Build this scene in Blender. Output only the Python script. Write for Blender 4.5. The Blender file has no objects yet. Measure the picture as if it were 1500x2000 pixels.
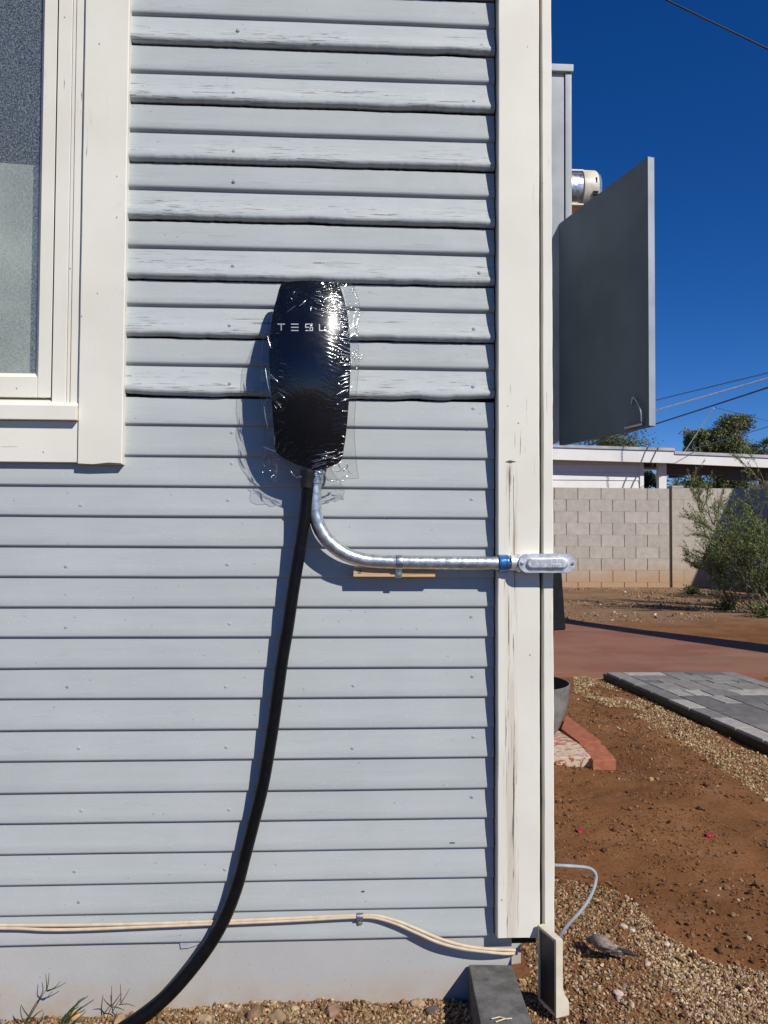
import bpy, bmesh, math, random
import numpy as np
from mathutils import Vector, Matrix, Quaternion
random.seed(7); rng = np.random.default_rng(7)
SC = bpy.context.scene
COL = SC.collection
rad = math.radians

# ------------------------------------------------------------------ camera
CAM = Vector((0.0, -1.52, 0.88)); FPX = 1502.0
YAW, PITCH, ROLL = 0.05019, 0.02949, 0.00528
_cy, _sy = math.cos(YAW), math.sin(YAW)
_F = Vector((_sy*math.cos(PITCH), _cy*math.cos(PITCH), math.sin(PITCH)))
_r = Vector((_cy, -_sy, 0)); _u = _r.cross(_F)
_R = _r*math.cos(ROLL) + _u*math.sin(ROLL); _U = -_r*math.sin(ROLL) + _u*math.cos(ROLL)
cd = bpy.data.cameras.new('camera'); cam = bpy.data.objects.new('camera', cd); COL.objects.link(cam)
cd.sensor_fit = 'HORIZONTAL'; cd.sensor_width = 36.0; cd.lens = 36.0*FPX/1500.0
cd.clip_start = 0.02; cd.clip_end = 3000
m = Matrix((_R, _U, -_F)).transposed().to_4x4(); m.translation = CAM
cam.matrix_world = m
SC.camera = cam

def ray(px, py): return _F + _R*((px-750)/FPX) - _U*((py-1000)/FPX)
def P(px, py, y=0.0):                      # point of the photo on the plane Y = y
    d = ray(px, py); return CAM + d*((y-CAM.y)/d.y)
def G(px, py, z=0.0):                      # point of the photo on the ground plane Z = z
    d = ray(px, py); return CAM + d*((z-CAM.z)/d.z)
def proj(p):
    q = Vector(p)-CAM; w = q.dot(_F); return 750+FPX*q.dot(_R)/w, 1000-FPX*q.dot(_U)/w

# ------------------------------------------------------------------ light
SUN = Vector((0.78, -1.0, 1.10)).normalized()
EL = math.asin(SUN.z); AZ = math.atan2(SUN.x, SUN.y)
W = bpy.data.worlds.new('World'); SC.world = W; W.use_nodes = True
nt = W.node_tree; nt.nodes.clear()
sky = nt.nodes.new('ShaderNodeTexSky'); sky.sky_type = 'NISHITA'; sky.sun_disc = False
sky.sun_elevation = EL; sky.sun_rotation = AZ; sky.altitude = 400; sky.air_density = 0.7
sky.dust_density = 0.0; sky.ozone_density = 6.0
bg = nt.nodes.new('ShaderNodeBackground'); bg.inputs['Strength'].default_value = 0.103
wo = nt.nodes.new('ShaderNodeOutputWorld')
hs = nt.nodes.new('ShaderNodeHueSaturation'); hs.inputs['Saturation'].default_value = 1.25; hs.inputs['Hue'].default_value = .511
nt.links.new(sky.outputs[0], hs.inputs['Color']); nt.links.new(hs.outputs[0], bg.inputs[0]); nt.links.new(bg.outputs[0], wo.inputs[0])
sd = bpy.data.lights.new('sun', 'SUN'); sd.energy = 5.0; sd.angle = rad(0.5); sd.color = (1.0, 0.965, 0.905)
so = bpy.data.objects.new('sun', sd); COL.objects.link(so); so.rotation_euler = SUN.to_track_quat('Z', 'Y').to_euler()
so.location = (3, -4, 6)
SC.view_settings.view_transform = 'Standard'; SC.view_settings.look = 'None'
SC.view_settings.exposure = 0.0; SC.view_settings.gamma = 1.0

# ------------------------------------------------------------------ helpers
def tag(o, label=None, cat=None, group=None, kind=None):
    if label: o['label'] = label
    if cat: o['category'] = cat
    if group: o['group'] = group
    if kind: o['kind'] = kind
    return o
def thing(name, label, cat, loc=(0, 0, 0), group=None):
    o = bpy.data.objects.new(name, None); COL.objects.link(o); o.location = loc; o.empty_display_size = .05
    o['_w'] = list(loc)
    return tag(o, label, cat, group)
def worldloc(o):
    v = Vector((0, 0, 0))
    while o is not None: v = v + o.location; o = o.parent
    return v

class MB:
    """collects faces in world coordinates; build() links them as ONE mesh object"""
    def __init__(s): s.v = []; s.f = []; s.c = []; s.col = (1, 1, 1)
    def add(s, vs, fs):
        b = len(s.v); s.v += [tuple(v) for v in vs]
        for f in fs: s.f.append(tuple(b+i for i in f)); s.c.append(s.col)
        return s
    def box(s, a, b, M=None, bev=0.0, seg=2):
        bm = bmesh.new(); bmesh.ops.create_cube(bm, size=1)
        a, b = Vector(a), Vector(b); c = (a+b)/2; d = b-a
        for v in bm.verts: v.co = Vector((v.co.x*d.x, v.co.y*d.y, v.co.z*d.z)) + c
        if bev: bmesh.ops.bevel(bm, geom=bm.edges[:], offset=bev, segments=seg, affect='EDGES', profile=.5)
        if M is not None:
            for v in bm.verts: v.co = M @ v.co
        bm.verts.index_update()
        s.add([v.co for v in bm.verts], [[v.index for v in f.verts] for f in bm.faces]); bm.free(); return s
    def prism(s, pts, off, bev=0.0):
        """closed outline pts extruded by vector off"""
        bm = bmesh.new(); vs = [bm.verts.new(p) for p in pts]; f = bm.faces.new(vs)
        r = bmesh.ops.extrude_face_region(bm, geom=[f])
        for g in r['geom']:
            if isinstance(g, bmesh.types.BMVert): g.co += Vector(off)
        bmesh.ops.recalc_face_normals(bm, faces=bm.faces)
        if bev: bmesh.ops.bevel(bm, geom=bm.edges[:], offset=bev, segments=2, affect='EDGES', profile=.5)
        bm.verts.index_update()
        s.add([v.co for v in bm.verts], [[v.index for v in f.verts] for f in bm.faces]); bm.free(); return s
    def loft(s, rings, closed=True, caps=True):
        n = len(rings[0]); b = len(s.v)
        vs = [p for r in rings for p in r]; fs = []
        for i in range(len(rings)-1):
            for j in range(n if closed else n-1):
                k = (j+1) % n
                fs.append((i*n+j, i*n+k, (i+1)*n+k, (i+1)*n+j))
        if caps and closed:
            fs.append(tuple(range(n-1, -1, -1))); fs.append(tuple((len(rings)-1)*n+j for j in range(n)))
        return s.add(vs, fs)
    def tube(s, path, r, seg=12, caps=True):
        path = [Vector(p) for p in path]; rs = r if hasattr(r, '__len__') else [r]*len(path)
        t0 = (path[1]-path[0]).normalized()
        up = Vector((0, 0, 1)) if abs(t0.z) < .9 else Vector((1, 0, 0))
        n = t0.cross(up).normalized(); rings = []
        for i, p in enumerate(path):
            t = (path[min(i+1, len(path)-1)]-path[max(i-1, 0)]).normalized()
            n = (n - t*n.dot(t)).normalized(); bb = t.cross(n)
            rings.append([p + (n*math.cos(a)+bb*math.sin(a))*rs[i] for a in [2*math.pi*j/seg for j in range(seg)]])
        return s.loft(rings, True, caps)
    def lathe(s, prof, c, ax, seg=32, caps=True):
        """prof: list of (radius, along) round axis ax through c"""
        ax = Vector(ax).normalized(); n = ax.orthogonal().normalized(); b = ax.cross(n); c = Vector(c)
        rings = [[c+ax*h+(n*math.cos(2*math.pi*j/seg)+b*math.sin(2*math.pi*j/seg))*max(r, 1e-5) for j in range(seg)] for r, h in prof]
        return s.loft(rings, True, caps)
    def build(s, name, mat, parent=None, smooth=35, recalc=True):
        o0 = worldloc(parent) if parent is not None else Vector((0, 0, 0))
        me = bpy.data.meshes.new(name)
        me.from_pydata([(v[0]-o0.x, v[1]-o0.y, v[2]-o0.z) for v in s.v], [], s.f)
        if recalc:
            bm = bmesh.new(); bm.from_mesh(me); bmesh.ops.recalc_face_normals(bm, faces=bm.faces); bm.to_mesh(me); bm.free()
        if any(c != (1, 1, 1) for c in s.c):
            at = me.color_attributes.new('col', 'FLOAT_COLOR', 'CORNER'); i = 0
            buf = []
            for p, c in zip(me.polygons, s.c): buf += list(c[:3])*0 + [c[0], c[1], c[2], 1.0]*p.loop_total
            at.data.foreach_set('color', buf)
        if smooth:
            me.polygons.foreach_set('use_smooth', [True]*len(me.polygons)); me.set_sharp_from_angle(angle=rad(smooth))
        me.materials.append(mat)
        o = bpy.data.objects.new(name, me); COL.objects.link(o)
        if smooth and len(me.polygons) < 20000:
            wn = o.modifiers.new('weighted', 'WEIGHTED_NORMAL'); wn.keep_sharp = True; wn.weight = 80
        if parent is not None: o.parent = parent
        return o

def mesh_np(name, V, Fq, mat, parent=None, colors=None, smooth=False):
    """big meshes from numpy: V (n,3), Fq (m,k), colors (m,3) per face"""
    o0 = worldloc(parent) if parent is not None else Vector((0, 0, 0))
    me = bpy.data.meshes.new(name); n, k = Fq.shape
    me.vertices.add(len(V)); me.vertices.foreach_set('co', (V-np.array(o0)).astype(np.float32).ravel())
    me.loops.add(n*k); me.loops.foreach_set('vertex_index', Fq.astype(np.int32).ravel())
    me.polygons.add(n); me.polygons.foreach_set('loop_start', np.arange(0, n*k, k, dtype=np.int32))
    me.update(calc_edges=True); me.validate()
    if colors is not None:
        at = me.color_attributes.new('col', 'FLOAT_COLOR', 'CORNER')
        c = np.ones((n, k, 4), np.float32); c[:, :, :3] = colors[:, None, :]
        at.data.foreach_set('color', c.ravel())
    me.polygons.foreach_set('use_smooth', [bool(smooth)]*n)
    me.materials.append(mat); o = bpy.data.objects.new(name, me); COL.objects.link(o)
    if parent is not None: o.parent = parent
    return o

def spline(pts, n=10, closed=False):
    """Catmull-Rom through pts"""
    pts = [Vector(p) for p in pts]; out = []; N = len(pts)
    rngi = range(N) if closed else range(N-1)
    for i in rngi:
        if closed: p0, p1, p2, p3 = pts[i-1], pts[i], pts[(i+1) % N], pts[(i+2) % N]
        else: p0, p1, p2, p3 = pts[max(i-1, 0)], pts[i], pts[i+1], pts[min(i+2, N-1)]
        for k in range(n):
            t = k/n; t2, t3 = t*t, t*t*t
            out.append(.5*((2*p1)+(p2-p0)*t+(2*p0-5*p1+4*p2-p3)*t2+(3*p1-p0-3*p2+p3)*t3))
    if not closed: out.append(pts[-1])
    return out
def vnoise(x, y, seed=0):
    """smooth value noise on numpy arrays"""
    xi, yi = np.floor(x).astype(np.int64), np.floor(y).astype(np.int64)
    fx, fy = x-xi, y-yi; fx = fx*fx*(3-2*fx); fy = fy*fy*(3-2*fy)
    def h(a, b):
        n = (a*374761393 + b*668265263 + seed*974711) & 0x7fffffff
        n = ((n ^ (n >> 13))*1274126177) & 0x7fffffff
        return ((n ^ (n >> 16)) & 0xffff)/65535.0*2-1
    return (h(xi, yi)*(1-fx)+h(xi+1, yi)*fx)*(1-fy)+(h(xi, yi+1)*(1-fx)+h(xi+1, yi+1)*fx)*fy
def vn1(x, seed): return vnoise(np.asarray(x, float), np.full(np.shape(x), .5+seed*7.0), seed)

# ------------------------------------------------------------------ materials
class NM:
    """tiny node builder"""
    def __init__(s, name):
        s.m = bpy.data.materials.new(name); s.m.use_nodes = True; s.t = s.m.node_tree; s.t.nodes.clear()
        s.out = s.t.nodes.new('ShaderNodeOutputMaterial'); s.p = s.t.nodes.new('ShaderNodeBsdfPrincipled')
        s.t.links.new(s.p.outputs[0], s.out.inputs[0]); s.tc = s.t.nodes.new('ShaderNodeTexCoord')
    def n(s, typ, **kw):
        nd = s.t.nodes.new(typ)
        for k, v in kw.items(): setattr(nd, k, v)
        return nd
    def L(s, a, b): s.t.links.new(a, b)
    def setp(s, **kw):
        for k, v in kw.items():
            i = s.p.inputs[k.replace('_', ' ')]
            if hasattr(v, 'is_output') or isinstance(v, bpy.types.NodeSocket): s.L(v, i)
            else: i.default_value = v if not (isinstance(v, tuple) and len(v) == 3) else (*v, 1)
        return s
    def map(s, scale=(1, 1, 1), loc=(0, 0, 0), rot=(0, 0, 0), src='Object'):
        mp = s.n('ShaderNodeMapping'); s.L(s.tc.outputs[src], mp.inputs[0])
        mp.inputs['Scale'].default_value = scale; mp.inputs['Location'].default_value = loc; mp.inputs['Rotation'].default_value = rot
        return mp.outputs[0]
    def noise(s, scale=5, detail=4, rough=.55, vec=None, dist=0):
        nd = s.n('ShaderNodeTexNoise'); nd.inputs['Scale'].default_value = scale; nd.inputs['Detail'].default_value = detail
        nd.inputs['Roughness'].default_value = rough; nd.inputs['Distortion'].default_value = dist
        s.L(vec if vec is not None else s.tc.outputs['Object'], nd.inputs['Vector']); return nd.outputs[0]
    def voro(s, scale=5, vec=None, feature='F1', out=0, rand=1.0):
        nd = s.n('ShaderNodeTexVoronoi', feature=feature); nd.inputs['Scale'].default_value = scale
        nd.inputs['Randomness'].default_value = rand
        s.L(vec if vec is not None else s.tc.outputs['Object'], nd.inputs['Vector']); return nd.outputs[out]
    def ramp(s, x, lo, hi, a=0.0, b=1.0):
        nd = s.n('ShaderNodeMapRange', interpolation_type='SMOOTHSTEP')
        for i, v in enumerate((lo, hi, a, b)): nd.inputs[i+1].default_value = v
        s.L(x, nd.inputs[0]); return nd.outputs[0]
    def math(s, op, a, b=None, clamp=False):
        nd = s.n('ShaderNodeMath', operation=op, use_clamp=clamp)
        for i, v in enumerate((a, b)):
            if v is None: continue
            if isinstance(v, (int, float)): nd.inputs[i].default_value = v
            else: s.L(v, nd.inputs[i])
        return nd.outputs[0]
    def mix(s, f, a, b, mode='MIX'):
        nd = s.n('ShaderNodeMix', data_type='RGBA', blend_type=mode)
        for i, v in ((0, f), (6, a), (7, b)):
            if isinstance(v, (int, float)): nd.inputs[i].default_value = v
            elif isinstance(v, tuple): nd.inputs[i].default_value = (*v[:3], 1)
            else: s.L(v, nd.inputs[i])
        return nd.outputs[2]
    def xyz(s, src='Object'):
        nd = s.n('ShaderNodeSeparateXYZ'); s.L(s.tc.outputs[src], nd.inputs[0]); return nd.outputs
    def attr(s, name='col'):
        nd = s.n('ShaderNodeAttribute', attribute_name=name); return nd
    def bump(s, h, strength=.5, dist=.002, prev=None):
        nd = s.n('ShaderNodeBump'); nd.inputs['Strength'].default_value = strength; nd.inputs['Distance'].default_value = dist
        s.L(h, nd.inputs['Height'])
        if prev is not None: s.L(prev, nd.inputs['Normal'])
        s.L(nd.outputs[0], s.p.inputs['Normal']); return nd.outputs[0]

def mk(name, col, rough=.6, metal=0.0, var=.15, vs=20, bs=200, bstr=.15, bd=.001, spec=.5, col2=None):
    """plain surface: colour drifting between two shades of noise, fine bump"""
    a = NM(name); c2 = col2 or tuple(max(0, x*(1-2*var)) for x in col); c1 = tuple(x*(1+var*.5) for x in col)
    nz = a.noise(vs, 5); f = a.ramp(nz, .3, .7)
    a.setp(Base_Color=a.mix(f, c2, c1), Metallic=metal, Specular_IOR_Level=spec)
    rr = a.ramp(a.noise(vs*2.3, 4), .25, .75, max(.02, rough-.1), min(1, rough+.1)); a.L(rr, a.p.inputs['Roughness'])
    if bstr: a.bump(a.noise(bs, 4), bstr, bd)
    return a.m
def vcmat(name, rough=.8, var=.25, vs=60, bs=150, bstr=.3, bd=.002, spec=.3):
    """colour from the mesh's own colour attribute, broken up by noise"""
    a = NM(name); at = a.attr(); f = a.ramp(a.noise(vs, 5), .25, .75, 1-var, 1+var)
    mul = a.n('ShaderNodeVectorMath', operation='SCALE'); a.L(at.outputs['Color'], mul.inputs[0]); a.L(f, mul.inputs['Scale'])
    a.setp(Base_Color=mul.outputs[0], Roughness=rough, Specular_IOR_Level=spec)
    if bstr: a.bump(a.noise(bs, 4), bstr, bd)
    return a.m

# painted lap siding: col.r = weathering (open grain), col.g = tone of the board
a = NM('siding_paint'); at = a.attr(); sp = a.n('ShaderNodeSeparateColor'); a.L(at.outputs['Color'], sp.inputs[0])
wear = sp.outputs[0]; tone = sp.outputs[1]
base = a.mix(a.ramp(a.noise(3.5, 4), .3, .7), (.382, .405, .394), (.422, .442, .430))
base = a.mix(a.ramp(a.noise(1, 5, vec=a.map((5, 5, 50))), .42, .72, 0, .5), base, (.45, .462, .462))
grain = a.noise(1, 6, .6, vec=a.map((17, 17, 430)), dist=.7)
patch = a.noise(1, 5, .65, vec=a.map((4.5, 4.5, 40)))
crk = a.math('MULTIPLY', a.ramp(grain, .56, .60), a.ramp(patch, .43, .57))
crk = a.math('MULTIPLY', crk, wear, True)
peel = a.math('MULTIPLY', a.ramp(a.noise(1, 5, .65, vec=a.map((7, 7, 60), loc=(3, 0, 1))), .54, .62), a.math('MULTIPLY', wear, .55))
base = a.mix(peel, base, (.50, .49, .46))
base = a.mix(crk, base, (.10, .095, .09))
spk = a.math('LESS_THAN', a.voro(70, vec=a.map((1, 1, 1.2))), .10)
base = a.mix(a.math('MULTIPLY', spk, .5), base, (.56, .57, .56))
spd = a.math('LESS_THAN', a.voro(31, vec=a.map((1, 1, 1), loc=(5, 2, 3))), .05)
base = a.mix(a.math('MULTIPLY', spd, .55), base, (.15, .15, .16))
scuff = a.math('MULTIPLY', a.ramp(a.noise(9, 6, .7, vec=a.map((1, 1, 2.4), loc=(7, 0, 2))), .66, .78), .25)
base = a.mix(scuff, base, (.24, .25, .26))
mul = a.n('ShaderNodeVectorMath', operation='SCALE'); a.L(base, mul.inputs[0]); a.L(tone, mul.inputs['Scale'])
a.setp(Base_Color=mul.outputs[0], Specular_IOR_Level=.35)
a.L(a.ramp(a.noise(30, 4), .3, .7, .5, .68), a.p.inputs['Roughness'])
b1 = a.bump(a.noise(1, 5, .6, vec=a.map((12, 12, 170))), .25, .0008)
b2 = a.bump(crk, -1.0, .0018, b1); a.bump(peel, .5, .0007, b2)
M_SIDING = a.m

# cream painted trim with vertical grain cracks
def trim(name, xc=None, band=.02, zlo=-9, zhi=9, stain=False, vert=True):
    a = NM(name); X, Y, Z = a.xyz()
    sc = (170, 170, 7) if vert else (7, 7, 170)
    base = a.mix(a.ramp(a.noise(5, 5), .3, .7), (.68, .64, .54), (.745, .71, .61))
    fine = a.noise(1, 5, .6, vec=a.map((260, 260, 9) if vert else (9, 260, 260)), dist=.5)
    few = a.ramp(a.noise(1, 4, vec=a.map((14, 14, 5) if vert else (5, 14, 14))), .56, .68)
    crk = a.math('MULTIPLY', a.ramp(fine, .63, .68), few)
    h = crk
    if xc is not None:
        dx = a.math('ABSOLUTE', a.math('SUBTRACT', X, xc)); zn = a.math('MULTIPLY', a.math('SUBTRACT', a.noise(4, 3), .5), .03)
        inb = a.ramp(a.math('ADD', dx, zn), band, band*.25)
        inz = a.math('MULTIPLY', a.ramp(Z, zlo, zlo+.12), a.ramp(Z, zhi, zhi-.03))
        mk_ = a.math('MULTIPLY', inb, inz)
        big = a.noise(1, 5, .65, vec=a.map((330, 330, 5), loc=(2, 0, 0)), dist=.8)
        c2 = a.math('MULTIPLY', a.ramp(big, .575, .615), mk_)
        st = a.math('MULTIPLY', a.ramp(a.noise(1, 4, vec=a.map((60, 60, 4))), .40, .58), a.math('MULTIPLY', a.math('MULTIPLY', mk_, a.ramp(Z, zhi-.26, zhi-.06, .35, 1)), 1.0))
        base = a.mix(st, base, (.42, .32, .21))
        crk = a.math('MAXIMUM', crk, c2); h = crk
    if xc is not None:
        xk, zk = P(996, 902, -.032).x, P(996, 902, -.032).z
        kd = a.math('ADD', a.math('MULTIPLY', a.math('ABSOLUTE', a.math('SUBTRACT', Z, zk)), 6.5), a.math('ABSOLUTE', a.math('SUBTRACT', X, xk)))
        kd = a.math('ADD', kd, a.math('MULTIPLY', a.math('SUBTRACT', a.noise(1, 4, vec=a.map((70, 70, 160))), .5), .045))
        crk = a.math('MAXIMUM', crk, a.ramp(kd, .019, .012))
    base = a.mix(crk, base, (.09, .07, .05))
    dot = a.math('LESS_THAN', a.voro(26, vec=a.map((1, 1, .8))), .045)
    base = a.mix(a.math('MULTIPLY', dot, .7), base, (.16, .13, .10))
    base = a.mix(a.math('MULTIPLY', a.ramp(a.noise(11, 6, .7), .62, .75), .3), base, (.55, .52, .46))
    a.setp(Base_Color=base, Roughness=.55, Specular_IOR_Level=.35)
    b = a.bump(a.noise(1, 5, vec=a.map(sc)), .18, .0006)
    a.bump(h, -1.0, .0015, b); return a.m
M_TRIM = trim('trim_paint'); M_TRIMH = trim('trim_paint_rail', vert=False)
xc_ = P(998, 1200, -.03).x
M_POST = trim('weathered_corner_paint', xc_, .017, P(1000, 1832, -.03).z-.2, P(1000, 897, -.03).z)

M_KNOT = mk('dark_knot', (.15, .145, .14), .8, vs=300, var=.4)
M_NAIL = mk('painted_nail', (.38, .40, .415), .6, vs=30)
M_FOUND = NM('foundation_paint'); a = M_FOUND
base = a.mix(a.ramp(a.noise(4, 5), .3, .7), (.395, .39, .372), (.445, .435, .412))
base = a.mix(a.math('MULTIPLY', a.ramp(a.xyz()[2], .05, -.03), a.ramp(a.noise(14, 5), .3, .7, .25, .95)), base, (.41, .33, .25))
base = a.mix(a.math('LESS_THAN', a.voro(60), .07), base, (.28, .27, .26))
a.setp(Base_Color=base, Roughness=.7); a.bump(a.noise(160, 6, .65), .3, .001, a.bump(a.noise(24, 5), .2, .002)); M_FOUND = a.m

M_DARK = mk('dark_gap', (.02, .02, .02), .9)
M_ROOM = mk('room_dark', (.035, .045, .055), .9, vs=3)
M_CURTAIN = mk('curtain_cloth', (.78, .77, .68), .9, vs=6)
M_ROOF = mk('roof_shingle', (.17, .16, .15), .9, vs=8, bs=60, bstr=.8, bd=.01)
M_BLACKPL = NM('black_gloss_plastic'); a = M_BLACKPL
a.setp(Base_Color=(.006, .006, .008), Roughness=.2, Specular_IOR_Level=.3)
a.L(a.ramp(a.noise(35, 6, .7), .35, .7, .17, .34), a.p.inputs['Roughness']); M_BLACKPL = a.m
M_BODY = mk('black_matt_plastic', (.012, .012, .014), .45)
M_LETTER = mk('white_print', (.62, .63, .64), .4, var=.03, bstr=0)
M_RUBBER = mk('black_cable_rubber', (.005, .005, .006), .38, vs=40, bs=300, bstr=.08, spec=.22)
a = NM('galvanised_steel')
sp_ = a.mix(a.ramp(a.voro(90, vec=a.map((1, 1, 1)), out=1), .2, .8), (.50, .52, .51), (.66, .68, .67))
sp_ = a.mix(a.math('MULTIPLY', a.ramp(a.noise(60, 6, .7), .55, .72), .6), sp_, (.33, .345, .34))
a.setp(Base_Color=sp_, Metallic=.9); a.L(a.ramp(a.noise(110, 4), .3, .7, .26, .44), a.p.inputs['Roughness'])
a.bump(a.noise(1, 5, vec=a.map((30, 400, 400))), .05, .0003); M_GALV = a.m
M_CAST = mk('cast_aluminium', (.76, .77, .77), .45, .7, vs=80, bs=500, bstr=.25, bd=.0005)
M_STEEL = mk('bright_steel', (.58, .58, .57), .32, 1.0, vs=40, var=.05, bstr=.05)
M_BLUEBAND = mk('blue_zinc_ring', (.10, .26, .62), .3, .8, vs=120)
M_WOOD = NM('raw_pine'); a = M_WOOD
w_ = a.noise(1, 5, .6, vec=a.map((10, 120, 240)), dist=1.0)
a.setp(Base_Color=a.mix(a.ramp(w_, .3, .7), (.46, .25, .10), (.66, .42, .20)), Roughness=.65); a.bump(w_, .2, .0005); M_WOOD = a.m
M_CREAMCABLE = mk('cream_cable', (.56, .45, .32), .6, vs=50, col2=(.50, .40, .28))
M_GREYCABLE = mk('grey_cable', (.33, .34, .35), .5, vs=30)
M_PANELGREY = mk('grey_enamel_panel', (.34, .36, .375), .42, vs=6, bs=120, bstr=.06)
M_DOORSHADE = mk('shaded_enamel_door', (.10, .135, .168), .5, vs=5, var=.1, bs=90, bstr=.1, spec=.3)  # panel grey darkened towards blue: shade of the door face put into the colour
M_METERBEIGE = mk('meter_beige', (.60, .56, .44), .4, vs=30)
a = NM('meter_glass'); a.setp(Base_Color=(.42, .46, .48), Roughness=.08, Metallic=.6); M_MGLASS = a.m
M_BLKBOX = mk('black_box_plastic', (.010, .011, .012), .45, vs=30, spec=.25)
M_IRON = mk('grey_iron', (.20, .19, .175), .6, 0, vs=14, var=.25, bs=60, bstr=.25, bd=.002)
M_SOOT = mk('sooty_inside', (.012, .012, .012), .85)
M_PAVER = mk('dark_concrete', (.135, .13, .122), .85, var=.2, vs=40, bs=260, bstr=.7, bd=.002, spec=.25)
M_CREAMPL = mk('cream_plastic', (.62, .56, .42), .5, vs=20, var=.08)
M_BLACKFACE = mk('black_panel_face', (.015, .016, .02), .35, vs=20)
M_ROCK = vcmat('rock', .85, .3, 50, 180, .5, .003)
M_GRAVEL = vcmat('gravel', .85, .2, 220, 500, .2, .001)
M_LEAF = vcmat('leaf', .6, .3, 9, 60, 0, .001, .3)
M_BARK = mk('bark', (.13, .10, .07), .9, vs=25, bs=40, bstr=.6, bd=.004)
M_BRICKS = NM('painted_brick'); a = M_BRICKS; at = a.attr()
pt = a.ramp(a.noise(75, 6, .7, vec=a.map((.45, 1.2, .6))), .40, .60); sp2 = a.n('ShaderNodeSeparateColor'); a.L(at.outputs['Color'], sp2.inputs[0])
red_ = a.mix(a.ramp(a.noise(30, 5), .3, .7), (.26, .075, .035), (.36, .115, .055))
a.setp(Base_Color=a.mix(a.math('MULTIPLY', a.ramp(a.math('ADD', pt, sp2.outputs[0]), .99, 1.12), 1.0), red_, (.50, .41, .31)), Roughness=.85)
a.bump(a.noise(130, 5), .4, .002); M_BRICKS = a.m
M_WIRE = mk('dark_wire', (.02, .022, .03), .6); M_WIREL = mk('pale_wire', (.85, .85, .86), .5); M_WIREB = mk('blue_wire', (.07, .10, .17), .6)
M_WHITEFAR = mk('white_fascia_paint', (.74, .72, .68), .6, vs=1.5, var=.05); M_GREYFAR = mk('grey_roof_edge', (.42, .41, .42), .7, vs=2)
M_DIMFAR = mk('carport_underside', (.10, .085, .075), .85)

a = NM('block_wall_paint'); at = a.attr(); X, Y, Z = a.xyz()
f = a.ramp(a.noise(9, 6, .65), .25, .75, .86, 1.1)
mul = a.n('ShaderNodeVectorMath', operation='SCALE'); a.L(at.outputs['Color'], mul.inputs[0]); a.L(f, mul.inputs['Scale'])
stn = a.math('MULTIPLY', a.ramp(a.math('ADD', Z, a.math('MULTIPLY', a.math('SUBTRACT', a.noise(2.2, 4), .5), .35)), .5, .06), .85)
a.setp(Base_Color=a.mix(stn, mul.outputs[0], (.40, .25, .14)), Roughness=.9, Specular_IOR_Level=.2); a.bump(a.noise(90, 5), .4, .004); M_BLOCK = a.m

# bare dirt
a = NM('dirt'); X, Y, Z = a.xyz()
base = a.mix(a.ramp(a.noise(2.2, 6, .6), .35, .65), (.140, .059, .022), (.212, .095, .038))
base = a.mix(a.ramp(a.noise(9, 6, .65), .45, .7, 0, .6), base, (.20, .105, .053))
base = a.mix(a.ramp(a.noise(70, 5, .7), .52, .7, 0, .75), base, (.075, .033, .016))
base = a.mix(a.math('MULTIPLY', a.math('LESS_THAN', a.voro(95), .13), a.ramp(a.noise(5, 3), .42, .6)), base, (.36, .25, .13))
base = a.mix(a.math('MULTIPLY', a.ramp(Y, 5.2, 7.5), a.ramp(a.noise(1.1, 4), .3, .6, .35, .9)), base, (.235, .15, .088))
a.setp(Base_Color=base, Roughness=.95, Specular_IOR_Level=.1)
b = a.bump(a.noise(26, 6, .65), .7, .012); a.bump(a.noise(140, 5, .7), .6, .004, b); M_DIRT = a.m
a = NM('red_concrete')
base = a.mix(a.ramp(a.noise(1.6, 5), .3, .7), (.185, .078, .052), (.245, .112, .078))
base = a.mix(a.ramp(a.noise(1, 5, .6, vec=a.map((.8, 3.5, 1))), .5, .72, 0, .6), base, (.30, .17, .12))
base = a.mix(a.math('MULTIPLY', a.ramp(a.noise(1.2, 6, .7), .53, .6), .6), base, (.21, .125, .07))
a.setp(Base_Color=base, Roughness=.9, Specular_IOR_Level=.15); a.bump(a.noise(60, 5), .25, .003); M_REDCON = a.m
M_PAVERS = vcmat('grey_pavers', .85, .18, 30, 150, .4, .002, .2)

# frosted pebbled glass
a = NM('frosted_glass'); a.t.nodes.remove(a.p)
gz = a.n('ShaderNodeBsdfGlossy'); gz.inputs['Roughness'].default_value = .22
df = a.n('ShaderNodeBsdfDiffuse'); df.inputs['Color'].default_value = (.49, .53, .50, 1)
tr = a.n('ShaderNodeBsdfTransparent'); tr.inputs['Color'].default_value = (.93, .95, .92, 1)
bn = a.n('ShaderNodeBump'); bn.inputs['Strength'].default_value = .9; bn.inputs['Distance'].default_value = .0014
a.L(a.voro(230, feature='SMOOTH_F1'), bn.inputs['Height'])
for q in (gz, df): a.L(bn.outputs[0], q.inputs['Normal'])
g1 = a.ramp(a.noise(330, 3, .8), .42, .70, .03, .45)
m1 = a.n('ShaderNodeMixShader'); a.L(g1, m1.inputs[0]); a.L(tr.outputs[0], m1.inputs[1]); a.L(df.outputs[0], m1.inputs[2])
fr = a.n('ShaderNodeLayerWeight'); fr.inputs[0].default_value = .15
m2 = a.n('ShaderNodeMixShader'); a.L(a.math('ADD', fr.outputs['Facing'], .05, True), m2.inputs[0]); a.L(m1.outputs[0], m2.inputs[1]); a.L(gz.outputs[0], m2.inputs[2])
a.L(m2.outputs[0], a.out.inputs[0]); M_PANE = a.m

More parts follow.
